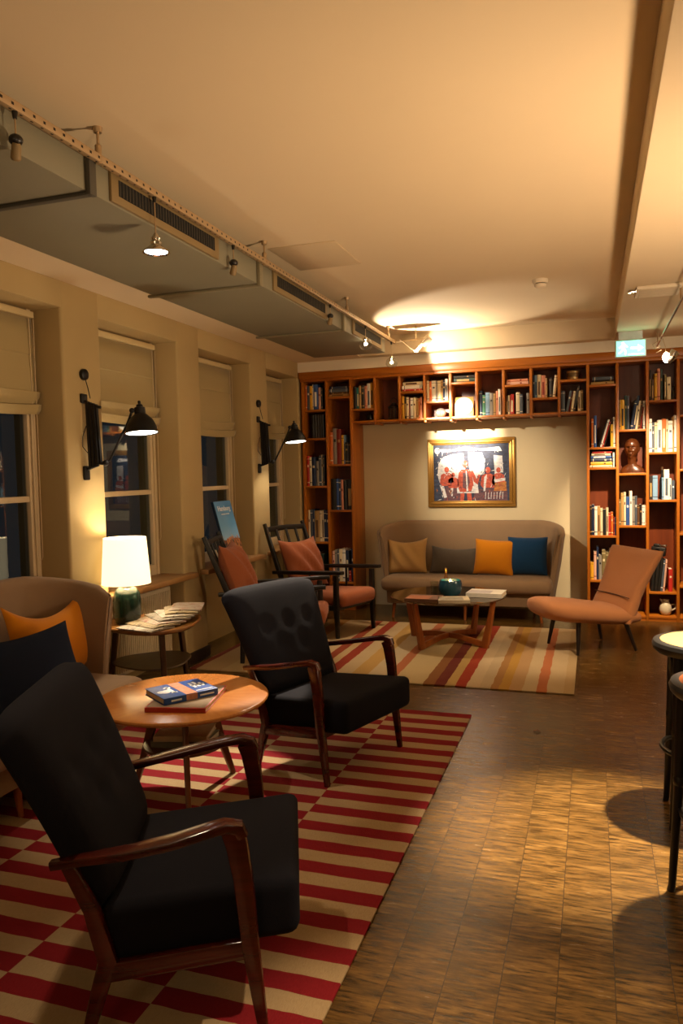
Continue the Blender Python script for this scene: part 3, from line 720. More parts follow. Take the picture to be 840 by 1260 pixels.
pol(1, [(-.36, -.02), (-.35, .10), (-.30, .17), (-.2, .20), (-.08, .21), (-.06, .05), (-.07, -.08), (-.2, -.10), (-.34, -.10)], 1)
pol(1, [(-.03, .22), (.12, .21), (.15, .12), (.14, -.02), (.0, -.05), (-.02, .06)], 1)
pol(1, [(.24, .18), (.33, .17), (.34, .0), (.25, -.02)], 1)
pol(1, [(-.37, .26), (-.2, .25), (-.05, .28), (.1, .25), (.3, .27), (.33, .22), (.1, .235), (-.1, .24), (-.3, .22)], 1)
pol(1, ell(-.36, .24, .03, .035), 1)
pol(3, [(-.3, -.3), (-.1, -.3), (-.1, -.16), (-.28, -.15)], 1); pol(3, [(.02, -.3), (.38, -.3), (.38, -.17), (.04, -.18)], 1)
pol(1, [(-.34, -.13), (-.30, -.12), (-.26, -.26), (-.29, -.27)], 2); pol(1, [(-.22, -.14), (-.19, -.14), (-.2, -.25), (-.215, -.25)], 2)
pol(1, [(-.16, -.02), (.06, .0), (.08, -.22), (-.15, -.22)], 2)
def fig(cx, cz, s, lay, mi=2):
    pol(mi, ell(cx, cz + .115 * s, .034 * s, .042 * s), lay)
    pol(mi, [(cx - .03 * s, cz + .07 * s), (cx + .03 * s, cz + .07 * s), (cx + .085 * s, cz + .04 * s), (cx + .10 * s, cz - .08 * s), (cx + .07 * s, cz - .12 * s), (cx - .07 * s, cz - .12 * s), (cx - .10 * s, cz - .08 * s), (cx - .085 * s, cz + .04 * s)], lay)
pol(2, [(-.10, .035), (-.02, .035), (.01, .0), (.025, -.12), (.0, -.21), (-.12, -.21), (-.15, -.12), (-.13, .0)], 3)
pol(3, [(-.085, .0), (-.03, .0), (-.01, -.1), (-.04, -.18), (-.09, -.16)], 4)
pol(2, ell(-.06, .09, .03, .04), 3)
pol(1, [(-.055, .02), (-.045, .02), (-.03, -.2), (-.05, -.2)], 5)
pol(2, [(-.115, -.22), (-.07, -.22), (-.08, -.3), (-.115, -.3)], 4); pol(2, [(-.045, -.22), (.0, -.22), (.01, -.3), (-.04, -.3)], 4)
pol(2, [(.0, .02), (.02, .02), (.06, -.07), (.08, -.02), (.1, -.03), (.07, -.13), (.03, -.1)], 3)
fig(-.26, -.05, .75, 3); fig(-.19, -.09, .6, 3); fig(.18, -.07, .8, 3); fig(.29, -.06, .7, 3)
pol(1, [(.14, -.05), (.17, -.02), (.15, -.2), (.13, -.2)], 4); pol(1, [(.24, -.08), (.36, -.06), (.36, -.09), (.25, -.11)], 4)
pol(4, [(.25, -.12), (.37, -.10), (.37, -.2), (.24, -.2)], 4); pol(2, [(-.28, -.11), (-.14, -.10), (-.14, -.125), (-.28, -.135)], 4)
for k in range(7): pol(1, [(.15 + k * .03, -.21 - .01 * (k % 2)), (.157 + k * .03, -.21), (.152 + k * .03, -.285), (.147 + k * .03, -.285)], 5)
pol(1, [(-.14, -.205), (.02, -.205), (.02, -.215), (-.14, -.215)], 5)
pr = random.Random(3)
for k in range(170):
    x, z = pr.uniform(-.39, .36), pr.uniform(-.295, .27)
    L, a = pr.uniform(.015, .06), pr.choice([PI / 2, PI / 2 + .3, .2, 1.1, -.5]); wd = pr.uniform(.002, .006)
    dx, dz = math.cos(a) * L / 2, math.sin(a) * L / 2; nx, nz = -math.sin(a) * wd, math.cos(a) * wd
    mi = pr.choice([0, 0, 1, 1, 3]) if z > -.02 else pr.choice([2, 1, 3, 3, 0, 4])
    pol(mi, [(x - dx, z - dz), (x + nx, z + nz), (x + dx, z + dz), (x - nx, z - nz)], 6 + k * .004)
pc.build('canvas', PM, t)

# ------------------------------------------------------------------ cushions
def cushion(mb, w, h, t, n=16, sag=0.0, pinch=.07, wr=.0):
    """pillow lying in the local YZ plane (width y, height z), thickness x; base at z = 0"""
    rows_f, rows_b = [], []
    for i in range(n + 1):
        v = -1 + 2 * i / n; rf, rb = [], []
        for j in range(n + 1):
            u = -1 + 2 * j / n
            th = t / 2 * max(0, (1 - abs(u) ** 2.5)) ** .55 * max(0, (1 - abs(v) ** 2.5)) ** .55
            y = w / 2 * u * (1 - pinch * (1 - v * v)); z = h / 2 + h / 2 * v * (1 - pinch * (1 - u * u))
            z -= sag * (1 - u * u) * (v + 1) / 2
            k = wr * math.sin(u * 9 + v * 5) * th / t
            rf.append((th + k + .002, y, z)); rb.append((-th - .002, y, z))
        rows_f.append(rf); rows_b.append(rb)
    mb.sheet(rows_f); mb.sheet([r[::-1] for r in rows_b])
    ring = lambda rw: [rw[0][j] for j in range(n)] + [rw[i][n] for i in range(n)] + [rw[n][j] for j in range(n, 0, -1)] + [rw[i][0] for i in range(n, 0, -1)]
    a, b2 = ring(rows_f), ring(rows_b)
    va = [mb._v(p) for p in a]; vb = [mb._v(p) for p in b2]
    for k in range(len(va)): mb._f([va[k], va[(k + 1) % len(va)], vb[(k + 1) % len(va)], vb[k]])
    bmesh.ops.remove_doubles(mb.bm, verts=mb.bm.verts, dist=.0008)
    return mb
def pillow(loc, heading, lean, roll, w, h, t, mat, label, group, **kw):
    from mathutils import Euler
    o = cushion(MB(), w, h, t, **kw).build('cushion', mat, None, 180)
    o.matrix_world = Matrix.Translation(loc) @ Matrix.Rotation(heading, 4, 'Z') @ Matrix.Rotation(lean, 4, 'Y') @ Matrix.Rotation(roll, 4, 'X')
    return tag(o, label, 'cushion', group)

# ------------------------------------------------------------------ sofas
def make_sofa(label, loc, rz):
    t = thing('sofa', label, 'sofa', loc, rz)
    inner = [(.12, -.80), (.04, -.805), (-.04, -.80)] + arc(-.03, -.595, .205, -PI / 2 - .05, -PI, 7)[1:]
    inner = inner + [(-.238, -.4), (-.240, -.2), (-.24, 0)]
    inner = inner + [(x, -y) for x, y in inner[-2::-1]]
    N = len(inner); rings = []
    for i, (x, y) in enumerate(inner):
        a = Vector(inner[min(i + 1, N - 1)]) - Vector(inner[max(i - 1, 0)]); a.normalize()
        nx, ny = -a.y, a.x
        if nx * (-.1 - x) + ny * (0 - y) > 0 and True: nx, ny = -nx, -ny   # outward
        k = abs(i - (N - 1) / 2) / ((N - 1) / 2)
        top = .955 - .07 * max(0, k - .45) / .55
        lean = .032 + .035 * k; th = .08
        end = min(i, N - 1 - i)
        if end == 0: top -= .05; th = .05
        elif end == 1: top -= .012
        P = lambda off, z: (x + nx * off, y + ny * off, z)
        rings.append([P(0, .27), P(.01, .42), P(lean * .5, .42 + (top - .42) * .5), P(lean, top - .05), P(lean + .012, top - .015), P(lean + .035, top), P(lean + th - .025, top - .002), P(lean + th - .004, top - .018), P(lean + th, top - .05), P(lean * .5 + th * .9, .55), P(th * .75, .30), P(th * .55, .18), P(.01, .18)])
    bo = MB().loft(rings).build('backrest', M_beige, t, 60)
    MB().box(-.235, .39, -.835, .835, .285, .425, .06, 5).build('seat_cushion', M_beige, t, 60)
    MB().box(-.235, .30, -.79, .79, .15, .30, .02).build('base', M_beige, t)
    for x, y in ((.24, .72), (.24, -.72), (-.24, .62), (-.24, -.62), (.24, 0)):
        MB().tube([(x, y, .152), (x * 1.08, y * 1.02, 0)], [.02, .012], 12).build('leg', M_teak, t)
    return t
RT = .011
S1 = make_sofa('wide taupe high-back sofa under the painting on the back wall', (-1.21, 7.72, 0), R(-90))
S2 = dup(S1, (-2.66, 2.66, RT), 0, 'taupe high-back sofa under the near window, behind the foreground armchair')
GC = 'cushions on the sofa under the painting'
pillow((-1.84, 7.66, .428), R(-90), R(-16), R(2), .43, .37, .13, M_cushbeige, 'sand coloured crumpled cushion at the left end of the far sofa', GC, sag=.03, pinch=.09, wr=.03)
pillow((-1.36, 7.69, .426), R(-90), R(-20), R(-2), .50, .29, .12, M_cushgrey, 'wide dark grey linen cushion on the far sofa', GC, sag=.02)
pillow((-.96, 7.67, .428), R(-90), R(-16), R(-3), .40, .36, .13, M_cushyel, 'mustard yellow cushion on the far sofa beside the blue one', GC, pinch=.06)
pillow((-.625, 7.70, .428), R(-90), R(-14), R(0), .39, .385, .13, M_cushblue, 'petrol blue cushion at the right end of the far sofa', GC, pinch=.05)
GD = 'cushions on the near sofa'
o = pillow((-2.68, 3.29, .455), R(-4), R(-12), R(0), .57, .42, .13, M_cushyel, 'mustard yellow cushion on the near sofa', GD, sag=.09, pinch=.07)
o = pillow((-2.45, 2.86, .44), R(-6), R(-20), R(0), .62, .36, .14, M_cushnavy, 'large dark blue cushion on the near sofa in front of the yellow one', GD, sag=.02, pinch=.05)

# ------------------------------------------------------------------ navy armchairs
def make_armchair(label, loc, rz):
    t = thing('armchair', label, 'armchair', loc, rz, 'dark navy armchairs with wooden arms at the round table')
    # upholstered seat
    sm = MB(); sm.box(-.20, .335, -.287, .287, .25, .408, .032, 4)
    for v in sm.bm.verts:
        v.co.z += (v.co.x - .32) * .10
        if v.co.z > .34: v.co.z += .012 * (1 - (v.co.y / .285) ** 2)
    sm.build('seat', M_navy, t, 60)
    # tufted back
    btn = [(-.17, .60), (.0, .60), (.16, .60), (-.08, .40), (.08, .40)]
    n, m_ = 28, 26; F, Bk = [], []
    H = .575; ang = R(20)
    def place(s, y, d):     # s along the back upward, d towards the front
        curve = .035 * (s / H) ** 2
        return (-.195 - s * math.sin(ang) - curve + d * math.cos(ang), y, .345 + s * math.cos(ang) * 1.0 + d * math.sin(ang))
    for i in range(m_ + 1):
        v = i / m_; s = H * v; f, b_ = [], []
        hw = .285 + .078 * v ** 1.2
        for j in range(n + 1):
            u = -1 + 2 * j / n
            ed = max(0, 1 - abs(u) ** 6) ** .5 * max(0, 1 - abs(2 * v - 1) ** 10) ** .5
            d = .055 * ed + .012 * (1 - u * u) + .02 * abs(u) ** 3 * ed
            for (by, bs) in btn:
                d -= .009 * math.exp(-(((u * hw - by) / .035) ** 2 + ((v - bs) / .06) ** 2)) * ed
            rc = .0
            if v > .9: rc = .06 * ((v - .9) / .1) ** 2.5
            f.append(place(s - .03 * abs(u) ** 7 * (1 if v > .5 else 0) * ((v - .5) * 2) ** 3, hw * u * (1 - rc), d))
            b_.append(place(s - .03 * abs(u) ** 7 * (1 if v > .5 else 0) * ((v - .5) * 2) ** 3, hw * u * (1 - rc), -.045 * ed))
        F.append(f); Bk.append(b_)
    bm_ = MB(); bm_.sheet(F); bm_.sheet([r[::-1] for r in Bk])
    ringf = lambda rw: [rw[0][j] for j in range(n)] + [rw[i][n] for i in range(m_)] + [rw[m_][j] for j in range(n, 0, -1)] + [rw[i][0] for i in range(m_, 0, -1)]
    va = [bm_._v(p) for p in ringf(F)]; vb = [bm_._v(p) for p in ringf(Bk)]
    for k in range(len(va)): bm_._f([va[k], va[(k + 1) % len(va)], vb[(k + 1) % len(va)], vb[k]])
    bmesh.ops.remove_doubles(bm_.bm, verts=bm_.bm.verts, dist=.0005)
    bo = bm_.build('backrest', M_navy, t, 75)
    for by, bs in btn:
        p = place(H * bs, by, .047); MB().at(p, (0, R(90) - ang, 0)).lathe([(.001, .006), (.009, .004), (.011, 0)], 12).build('button', M_navy, bo)
    # frame
    for s_ in (-1, 1):
        y = .315 * s_
        MB().bars([(.165, y * .99, .566), (.176, y, .53), (.19, y, .44), (.205, y, .25), (.235, y * 1.0, 0)], [(.034, .06), (.034, .058), (.033, .052), (.03, .046), (.022, .026)], (0, 1, 0)).build('leg', M_walnut, t)
        MB().bars([(-.235, y * .93, .0), (-.20, y * .94, .12), (-.168, y * .94, .225), (-.205, y * .95, .37), (-.265, y * .97, .505)], [(.022, .028), (.028, .042), (.03, .052), (.028, .042), (.026, .032)], (0, 1, 0)).build('leg', M_walnut, t)
        MB().bars([(-.30, y * .96, .492), (-.22, y * 1.0, .508), (-.10, y * 1.06, .530), (.02, y * 1.08, .556), (.10, y * 1.05, .574), (.15, y * 1.02, .582), (.182, y, .572), (.192, y, .548)], [(.028, .024), (.036, .024), (.056, .022), (.064, .022), (.058, .024), (.048, .028), (.04, .034), (.034, .03)], (0, 1, 0)).build('armrest', M_walnut, t)
        MB().bars([(-.17, y * .94, .195), (.20, y * .98, .245)], (.026, .052), (0, 1, 0)).build('side_rail', M_walnut, t)
    MB().bars([(.19, -.305, .238), (.19, .305, .238)], (.024, .05), (1, 0, 0)).build('front_rail', M_walnut, t)
    MB().bars([(-.17, -.29, .205), (-.17, .29, .205)], (.024, .05), (1, 0, 0)).build('rear_rail', M_walnut, t)
    return t
AB = make_armchair('dark navy tufted armchair beyond the round table, facing right', (-1.32, 3.692, RT), R(-19))
AA = dup(AB, (-1.165, 1.965, RT), R(22), 'dark navy tufted armchair nearest the camera, cut by the bottom edge')

# ------------------------------------------------------------------ black spindle chairs with rust cushions
def make_spindle(label, loc, rz):
    t = thing('lounge_chair', label, 'armchair', loc, rz, 'black slatted lounge chairs with rust cushions')
    for s_ in (-1, 1):
        y = .27 * s_
        MB().bars([(.285, y, .565), (.285, y, .30), (.292, y, 0)], [(.038, .045), (.04, .052), (.03, .034)], (0, 1, 0)).build('leg', M_black, t)
        MB().bars([(-.30, y, 0), (-.285, y, .26), (-.40, y, .56), (-.53, y, .88), (-.575, y, 1.0)], [(.03, .034), (.036, .05), (.034, .046), (.032, .04), (.028, .034)], (0, 1, 0)).build('leg', M_black, t)
        MB().bars([(-.47, y * 1.02, .545), (-.2, y * 1.06, .562), (.1, y * 1.06, .578), (.30, y * 1.04, .590), (.37, y * 1.04, .592)], [(.036, .032), (.055, .034), (.066, .034), (.06, .034), (.05, .03)], (0, 1, 0)).build('armrest', M_black, t)
        MB().bars([(-.29, y, .235), (.28, y, .27)], (.026, .05), (0, 1, 0)).build('side_rail', M_black, t)
        MB().bars([(-.02, y, .26), (-.02, y, .57)], (.018, .018), (0, 1, 0)).build('arm_spindle', M_black, t)
    MB().bars([(.28, -.27, .27), (.28, .27, .27)], (.026, .05), (1, 0, 0)).build('front_rail', M_black, t)
    MB().bars([(-.29, -.27, .245), (-.29, .27, .245)], (.026, .05), (1, 0, 0)).build('rear_rail', M_black, t)
    MB().bars([(-.555, -.27, .945), (-.56, 0, .955), (-.555, .27, .945)], (.022, .05), (1, 0, 0)).build('top_rail', M_black, t)
    for y in (-.135, 0, .135):
        MB().bars([(-.30, y, .27), (-.42, y, .58), (-.55, y, .94)], (.03, .014), (0, 1, 0)).build('back_spindle', M_black, t)
    s = MB(); s.box(-.27, .36, -.25, .25, .275, .405, .05, 4)
    for v in s.bm.verts: v.co.z += (v.co.x - .35) * .06 + (.012 * (1 - (v.co.y / .25) ** 2) if v.co.z > .35 else 0)
    s.build('seat_cushion', M_rust, t, 60)
    c = cushion(MB(), .52, .50, .21, sag=.02, wr=.04)
    c.bm.transform(Matrix.Translation((-.24, 0, .385)) @ Matrix.Rotation(R(-21), 4, 'Y'))
    c.build('back_cushion', M_rust, t, 180)
    return t
C2 = make_spindle('black slatted lounge chair with rust cushions next to the bookcase', (-2.35, 6.71, RT), R(-20))
C1 = dup(C2, (-2.41, 5.70, RT), R(16), 'black slatted lounge chair with rust cushions below the blue display board')
for ch in C1.children:
    if ch.name.startswith('back_cushion'):
        ch.matrix_local = Matrix.Translation((-.02, 0, -.04)) @ Matrix.Diagonal((1.05, 1, 1.14, 1))

# ------------------------------------------------------------------ apricot slipper chair
def slipper():
    t = thing('slipper_chair', 'armless apricot slipper chair in front of the right bookcase', 'chair', (-.02, 6.52, RT), R(213))
    def sup(cy, hw, z0, z1, e=2.6, n=28):
        out = []
        for k in range(n):
            a = 2 * PI * k / n; c, s = math.cos(a), math.sin(a)
            out.append((hw * (abs(c) ** (2 / e)) * (1 if c >= 0 else -1), (z0 + z1) / 2 + (z1 - z0) / 2 * (abs(s) ** (2 / e)) * (1 if s >= 0 else -1)))
        return out
    st = [(.50, .10, .345, .395), (.492, .17, .315, .412), (.465, .215, .290, .425), (.42, .248, .268, .432), (.33, .272, .248, .426), (.20, .282, .232, .408), (.05, .282, .214, .385), (-.10, .276, .198, .36), (-.22, .268, .195, .345), (-.29, .255, .21, .32)]
    MB().loft([[(x, y, z) for y, z in sup(0, hw, a, b)] for x, hw, a, b in st]).build('seat', M_orangef, t, 70)
    rings = []
    for i in range(15):
        k = i / 14; z = .225 + .56 * k
        x = -.185 - .26 * k - .03 * k * k
        hw = .272 - .012 * math.sin(PI * min(1, k * 1.25)) + .06 * max(0, (k - .4) / .6) ** 1.5
        th = .165 - .06 * k
        if i in (0,): th *= .5
        if i == 14: th *= .55
        pinch = .012 * math.exp(-((k - .34) / .03) ** 2)
        ring = []
        for y, d in sup(0, hw, -th / 2 + pinch, th / 2 - pinch, 3.2):
            q = (y / hw)
            zz = z + .012 * q * q * max(0, (k - .6) / .4)
            ring.append((x + d + .045 * q * q * (.3 + .7 * k), y, zz))
        rings.append(ring)
    bk_ = MB().loft(rings).build('backrest', M_orangef, t, 70)
    MB().tube([(-.208 + .045 * (y / .262) ** 2 * .55, y, .425) for y in [(-.235 + .47 * k / 12) for k in range(13)]], .004, 6).build('seam_piping', M_piping, bk_)
    for x, y, fx, fy in ((.23, .18, .265, .225), (.23, -.18, .265, -.225), (-.17, .19, -.25, .24), (-.17, -.19, -.25, -.24)):
        MB().tube([(x, y, .27), (fx, fy, 0)], [.021, .012], 14).build('leg', plain('dark_leg', '1C0F0A', .35), t)
slipper()

# ------------------------------------------------------------------ round table
def radial_wood():
    q = NT('radial_veneer'); tc = q.add('ShaderNodeTexCoord'); sp = q.add('ShaderNodeSeparateXYZ'); q.link(tc.outputs['Object'], sp.inputs[0])
    a = q.math('ARCTAN2', sp.outputs[1], sp.outputs[0])
    s = q.math('FLOOR', q.math('MULTIPLY', a, 12 / (2 * PI)))
    wn = q.add('ShaderNodeTexWhiteNoise', noise_dimensions='1D'); q.link(s, wn.inputs['W'])
    fr = q.math('FRACT', q.math('MULTIPLY', a, 12 / (2 * PI)))
    cx = q.add('ShaderNodeCombineXYZ'); q.link(q.math('MULTIPLY', fr, 4), cx.inputs[0]); q.link(q.math('MULTIPLY', wn.outputs[0], 20), cx.inputs[1])
    r = q.math('SQRT', q.math('ADD', q.math('MULTIPLY', sp.outputs[0], sp.outputs[0]), q.math('MULTIPLY', sp.outputs[1], sp.outputs[1])))
    q.link(q.math('MULTIPLY', r, 4), cx.inputs[2])
    n = q.noise(cx.outputs[0], 1.6, 5, .6)
    c = q.ramp(n, [(.25, 'AE6C30'), (.75, 'C0803E')])
    c = q.mix(q.math('MULTIPLY', wn.outputs[0], .3), c, 'A45C24')
    return q.set(c, .22, 0, .6)
t = thing('round_table', 'round honey-coloured wooden coffee table on the red striped rug', 'table', (-1.838, 3.115, RT), R(12))
MB().lathe([(.001, .45), (.389, .45), (.397, .447), (.4, .44), (.395, .43), (.372, .422), (.001, .422)], 64).build('table_top', radial_wood(), t)
for k in range(3):
    a = R(-70 + 120 * k); c, s = math.cos(a), math.sin(a)
    MB().bars([(.13 * c, .13 * s, .424), (.16 * c, .16 * s, .34), (.20 * c, .20 * s, .20), (.27 * c, .27 * s, .0)], [(.05, .028), (.046, .028), (.04, .028), (.026, .022)], (c, s, 0)).build('leg', wood('table_leg_wood', '5E3416', '7E4A20', .3, 'z', 1), t)
MB().lathe([(.001, .232), (.19, .232), (.196, .226), (.19, .218), (.001, .218)], 40).build('lower_shelf', wood('table_leg_wood', '5E3416', '7E4A20', .3, 'z', 1), t)
def lying_book(name, loc, rz, w, d, h, cover, label, cat='book', group=None, pages=M_page, extra=None):
    """closed book lying flat: spine along the front (-y) long edge, w along x"""
    t = thing(name, label, cat, loc, rz, group)
    k = min(.0035, h * .2)
    MB().box(0, w, 0, d, 0, k, .0008).box(0, w, 0, d, h - k, h, .0008).box(0, w, 0, k * 1.2, k, h - k).build('cover', cover, t)
    MB().box(.004, w - .004, k * 1.2, d - .004, k, h - k).build('page_block', pages, t)
    if extra: extra(t, h)
    return t
GB = 'magazines on the lower shelf of the round table'
Z0 = RT + .4505
lying_book('book', (-1.875, 2.845, Z0), R(12), .275, .36, .022, plain('book_cover_red', 'A8321E', .5), 'large red-edged grey book under the blue book on the round table', extra=lambda t, h: MB().box(.006, .269, .008, .352, h, h + .0006).build('cover_picture', paint('cover_taupe', '8A7458', .5, .12, 14), t))
def blue_book(t, h):
    M_w = plain('print_white', 'F0F2F4', .5); M_b = plain('print_salmon', 'D98E6E', .5)
    MB().box(.108, .162, .0, .212, h, h + .0006).box(.108, .162, -.0006, 0, .002, h - .002).build('cover_picture', paint('cover_photo', 'C9886A', .5, .22, 30), t)
    s = MB()
    for (x, y) in ((.035, .105), (.05, .094), (.062, .107)): s.at((x, y, h)).lathe([(.021, 0), (.02, .0008), (.001, .001)], 16)
    s.build('cover_logo', M_w, t)
    MB().box(.074, .088, .06, .17, h, h + .0008).box(.064, .098, .146, .162, h, h + .0008).box(.068, .096, .06, .074, h, h + .0008).build('cover_title', M_w, t)
    MB().box(.182, .250, .108, .124, h, h + .0008).box(.186, .2, .075, .16, h, h + .0008).box(.208, .222, .08, .17, h, h + .0008).box(.23, .243, .085, .145, h, h + .0008).build('cover_title', M_w, t)
    MB().box(.17, .252, .024, .033, h, h + .0008).build('cover_subtitle', M_w, t)
    MB().box(.035, .085, -.0008, 0, .01, .018).build('spine_title', M_w, t); MB().box(.175, .245, -.0008, 0, .01, .017).build('spine_title', M_w, t)
lying_book('travel_guide', (-1.80, 2.885, Z0 + .0234), R(55), .265, .215, .03, plain('book_cover_blue', '1F4E9E', .35), 'blue paperback with white lettering on top of the round table', 'book', extra=blue_book)
lying_book('magazine', (-1.95, 3.0, RT + .2325), R(5), .26, .2, .03, plain('mag_grey', '6E6A54', .6), 'grey-green magazine pile piece on the lower shelf of the round table', 'magazine', GB)
lying_book('magazine', (-1.93, 2.99, RT + .263), R(14), .25, .19, .026, plain('mag_cream', 'BCA77C', .6), 'cream magazine lying uppermost on the lower shelf of the round table', 'magazine', GB)

# ------------------------------------------------------------------ side table with lamp and papers
SX, SY = -2.735, 4.28
t = thing('side_table', 'small rounded triangular wooden side table under the table lamp', 'side table', (SX, SY, 0), 0)
def round_tri(r, k, n=48, rot=0):
    out = []
    for j in range(n):
        a = 2 * PI * j / n
        rr = r * (1 + k * math.cos(3 * (a - rot)))
        out.append((rr * math.cos(a), rr * math.sin(a)))
    return out
TRI = R(75)
MB().loft([[(x * f, y * f, z) for x, y in round_tri(.33, .10, rot=TRI)] for f, z in ((.93, .522), (.98, .528), (1.0, .536), (.995, .546), (.98, .55))]).build('table_top', wood('side_table_wood', '7A4E22', '9C6C34', .35, 'y', .8), t)
for k in range(3):
    a = TRI + 2 * PI * k / 3; c, s = math.cos(a), math.sin(a)
    MB().bars([(.24 * c, .24 * s, .53), (.27 * c, .27 * s, .3), (.305 * c, .305 * s, 0)], [(.036, .036), (.034, .034), (.024, .024)], (c, s, 0)).build('leg', wood('side_leg_wood', '3A2414', '5A3A1E', .35, 'z', 1), t)
MB().loft([[(x * f, y * f, z) for x, y in round_tri(.25, .08, rot=TRI)] for f, z in ((.97, .285), (1, .291), (.98, .297))]).build('lower_shelf', wood('side_shelf', '3C2F1C', '55442A', .4, 'y', .8), t)
t = thing('table_lamp', 'lit table lamp with white drum shade and dark green vase base', 'table lamp', (-2.86, 4.19, .551))
MB().lathe([(.06, 0), (.074, .006), (.082, .03), (.087, .09), (.087, .15), (.082, .195), (.064, .225), (.042, .236), (.034, .236)], 36).build('lamp_base', plain('green_glaze', '12261F', .2, 0, .5), t)
MB().lathe([(.036, .236), (.038, .25), (.024, .258), (.014, .262), (.012, .38)], 24).build('lamp_neck', M_chrome, t)
M_shade = NT('lit_shade'); M_shade.set('F2E6C8', .9)
M_shade.b.inputs['Emission Color'].default_value = lin('FFE3AC'); M_shade.b.inputs['Emission Strength'].default_value = 1.15
sh = MB().lathe([(.155, .258), (.134, .555), (.131, .555), (.152, .258)], 48, cap=False).build('lamp_shade', M_shade.m, t)
MB().ball((0, 0, .40), .03, 14, 10).build('bulb', M_bulb, t)
MB().tube([(.0, -.09, .012), (.06, -.16, .004), (.11, -.20, .001)], .003, 6).build('power_cord', M_black, t)
def news_mat(name, base, ink):
    if name in MATS: return MATS[name]
    q = NT(name); v = q.coord(scale=(14, 90, 1)); n = q.noise(v, 1, 2, .6)
    v2 = q.coord(scale=(7, 9, 1)); n2 = q.noise(v2, 1, 1)
    c = q.mix(q.math('MULTIPLY', q.math('GREATER_THAN', n, .57), q.math('GREATER_THAN', n2, .42)), base, ink)
    MATS[name] = q.set(c, .85); return q.m
NM = [news_mat('news_white', 'B4AC9C', '6A645A'), news_mat('news_tan', 'A89A7C', '5A5244'), news_mat('news_color', 'ACA090', '8A4430'), news_mat('news_grey', '948C7E', '3E3A34')]
MORE = ['nearest the front edge', 'second from the front edge', 'third from the front edge', 'in the middle of the fan', 'fifth from the front edge', 'near the back of the fan', 'at the very back of the fan']
for k in range(7):
    m = MB(); rows = []
    L, Wd, th = .29, .21, .009
    for zz in (0, 1):
        rows.append([[(-Wd / 2 + Wd * i / 8, -L / 2 + L * j / 6, .006 * math.sin(PI * i / 8) * (1 if k % 2 else .5) + th * zz * (1 if i not in (8,) else .6)) for i in range(9)] for j in range(7)])
    m.sheet(rows[1]); m.sheet([r[::-1] for r in rows[0]])
    rg = lambda g: g[0][:-1] + [r[-1] for r in g[:-1]] + g[-1][:0:-1] + [r[0] for r in g[:0:-1]]
    va = [m._v(p) for p in rg(rows[1])]; vb = [m._v(p) for p in rg(rows[0])]
    for q in range(len(va)): m._f([va[q], va[(q + 1) % len(va)], vb[(q + 1) % len(va)], vb[q]])
    bmesh.ops.remove_doubles(m.bm, verts=m.bm.verts, dist=.0005)
    o = m.build('newspaper', [NM[k % 4]], None, 50)
    o.location = (-2.645 + .006 * k, 4.06 + .075 * k, .553 + .0085 * k); o.rotation_euler = (0, R(-2), R(78 - 9 * k + 180))
    tag(o, ('white', 'tan', 'colour-printed', 'grey')[k % 4] + ' newspaper fanned on the side table, ' + MORE[k], 'newspaper', 'newspapers fanned out on the side table')

# ------------------------------------------------------------------ glass coffee table
t = thing('coffee_table', 'round glass coffee table on crossed teak legs before the far sofa', 'coffee table', (-1.19, 6.45, RT), 0)
MB().lathe([(.001, .398), (.482, .398), (.49, .402), (.488, .409), (.001, .41)], 64).build('glass_top', thin_glass('table_glass', 'B9A98A', 1.5, .03, .12), t)
for a in (R(-26), R(64)):
    c, s = math.cos(a), math.sin(a); nrm = (-s, c, 0)
    for q in (1, -1):
        MB().bars([(.455 * c * q, .455 * s * q, .397), (.425 * c * q, .425 * s * q, .25), (.378 * c * q, .378 * s * q, .05), (.368 * c * q, .368 * s * q, 0)], [(.032, .036), (.032, .044), (.032, .062), (.032, .066)], nrm, .1).build('leg', M_teak, t)
    MB().bars([(-.36 * c, -.36 * s, .026), (-.12 * c, -.12 * s, .06), (.12 * c, .12 * s, .06), (.36 * c, .36 * s, .026)], [(.03, .05), (.03, .042), (.03, .042), (.03, .05)], nrm, .1).build('cross_beam', wood('teak_beam', '7A3F17', '9E5722', .35, 'x', 1), t)
ZT = RT + .411
t = thing('candle_bowl', 'teal glass candle bowl with a burning tealight on the coffee table', 'candle holder', (-1.165, 6.43, ZT))
MB().lathe([(.06, 0), (.085, .008), (.1, .04), (.102, .08), (.095, .115), (.088, .13), (.083, .128), (.09, .08), (.086, .04), (.06, .015)], 32, cap=True).build('bowl_body', plain('teal_glass', '0C4256', .15, 0, .7), t)
MB().lathe([(.02, .016), (.02, .03), (.003, .03)], 16).lathe([(.062, .088), (.062, .092), (.001, .093)], 24).build('candle', plain('wax', 'E8D9B0', .6), t)
MB().lathe([(.002, .095), (.011, .105), (.009, .118), (.001, .135)], 12).build('flame', glow('flame', 'FFD27A', 40), t)
t = thing('drinking_glass', 'small clear drinking glass left of the teal candle bowl', 'glass', (-1.335, 6.58, ZT))
MB().lathe([(.032, 0), (.036, .09), (.034, .09), (.030, .006), (.001, .006)], 24).build('glass_body', M_clear, t)
t = thing('bottle', 'slim brass-capped bottle behind the teal bowl on the coffee table', 'bottle', (-1.245, 6.66, ZT))
MB().lathe([(.02, 0), (.024, .01), (.024, .10), (.012, .13), (.01, .16)], 18).build('bottle_body', plain('amber_glass', '6A4420', .12), t)
MB().lathe([(.014, .16), (.015, .19), (.008, .2)], 14).build('cap', plain('brass', 'B08A48', .3, .9), t)
GK = 'books on the glass coffee table'
def pic(mat): return lambda t, h: MB().box(.01, .2, .01, .16, h, h + .0006).build('cover_picture', mat, t)
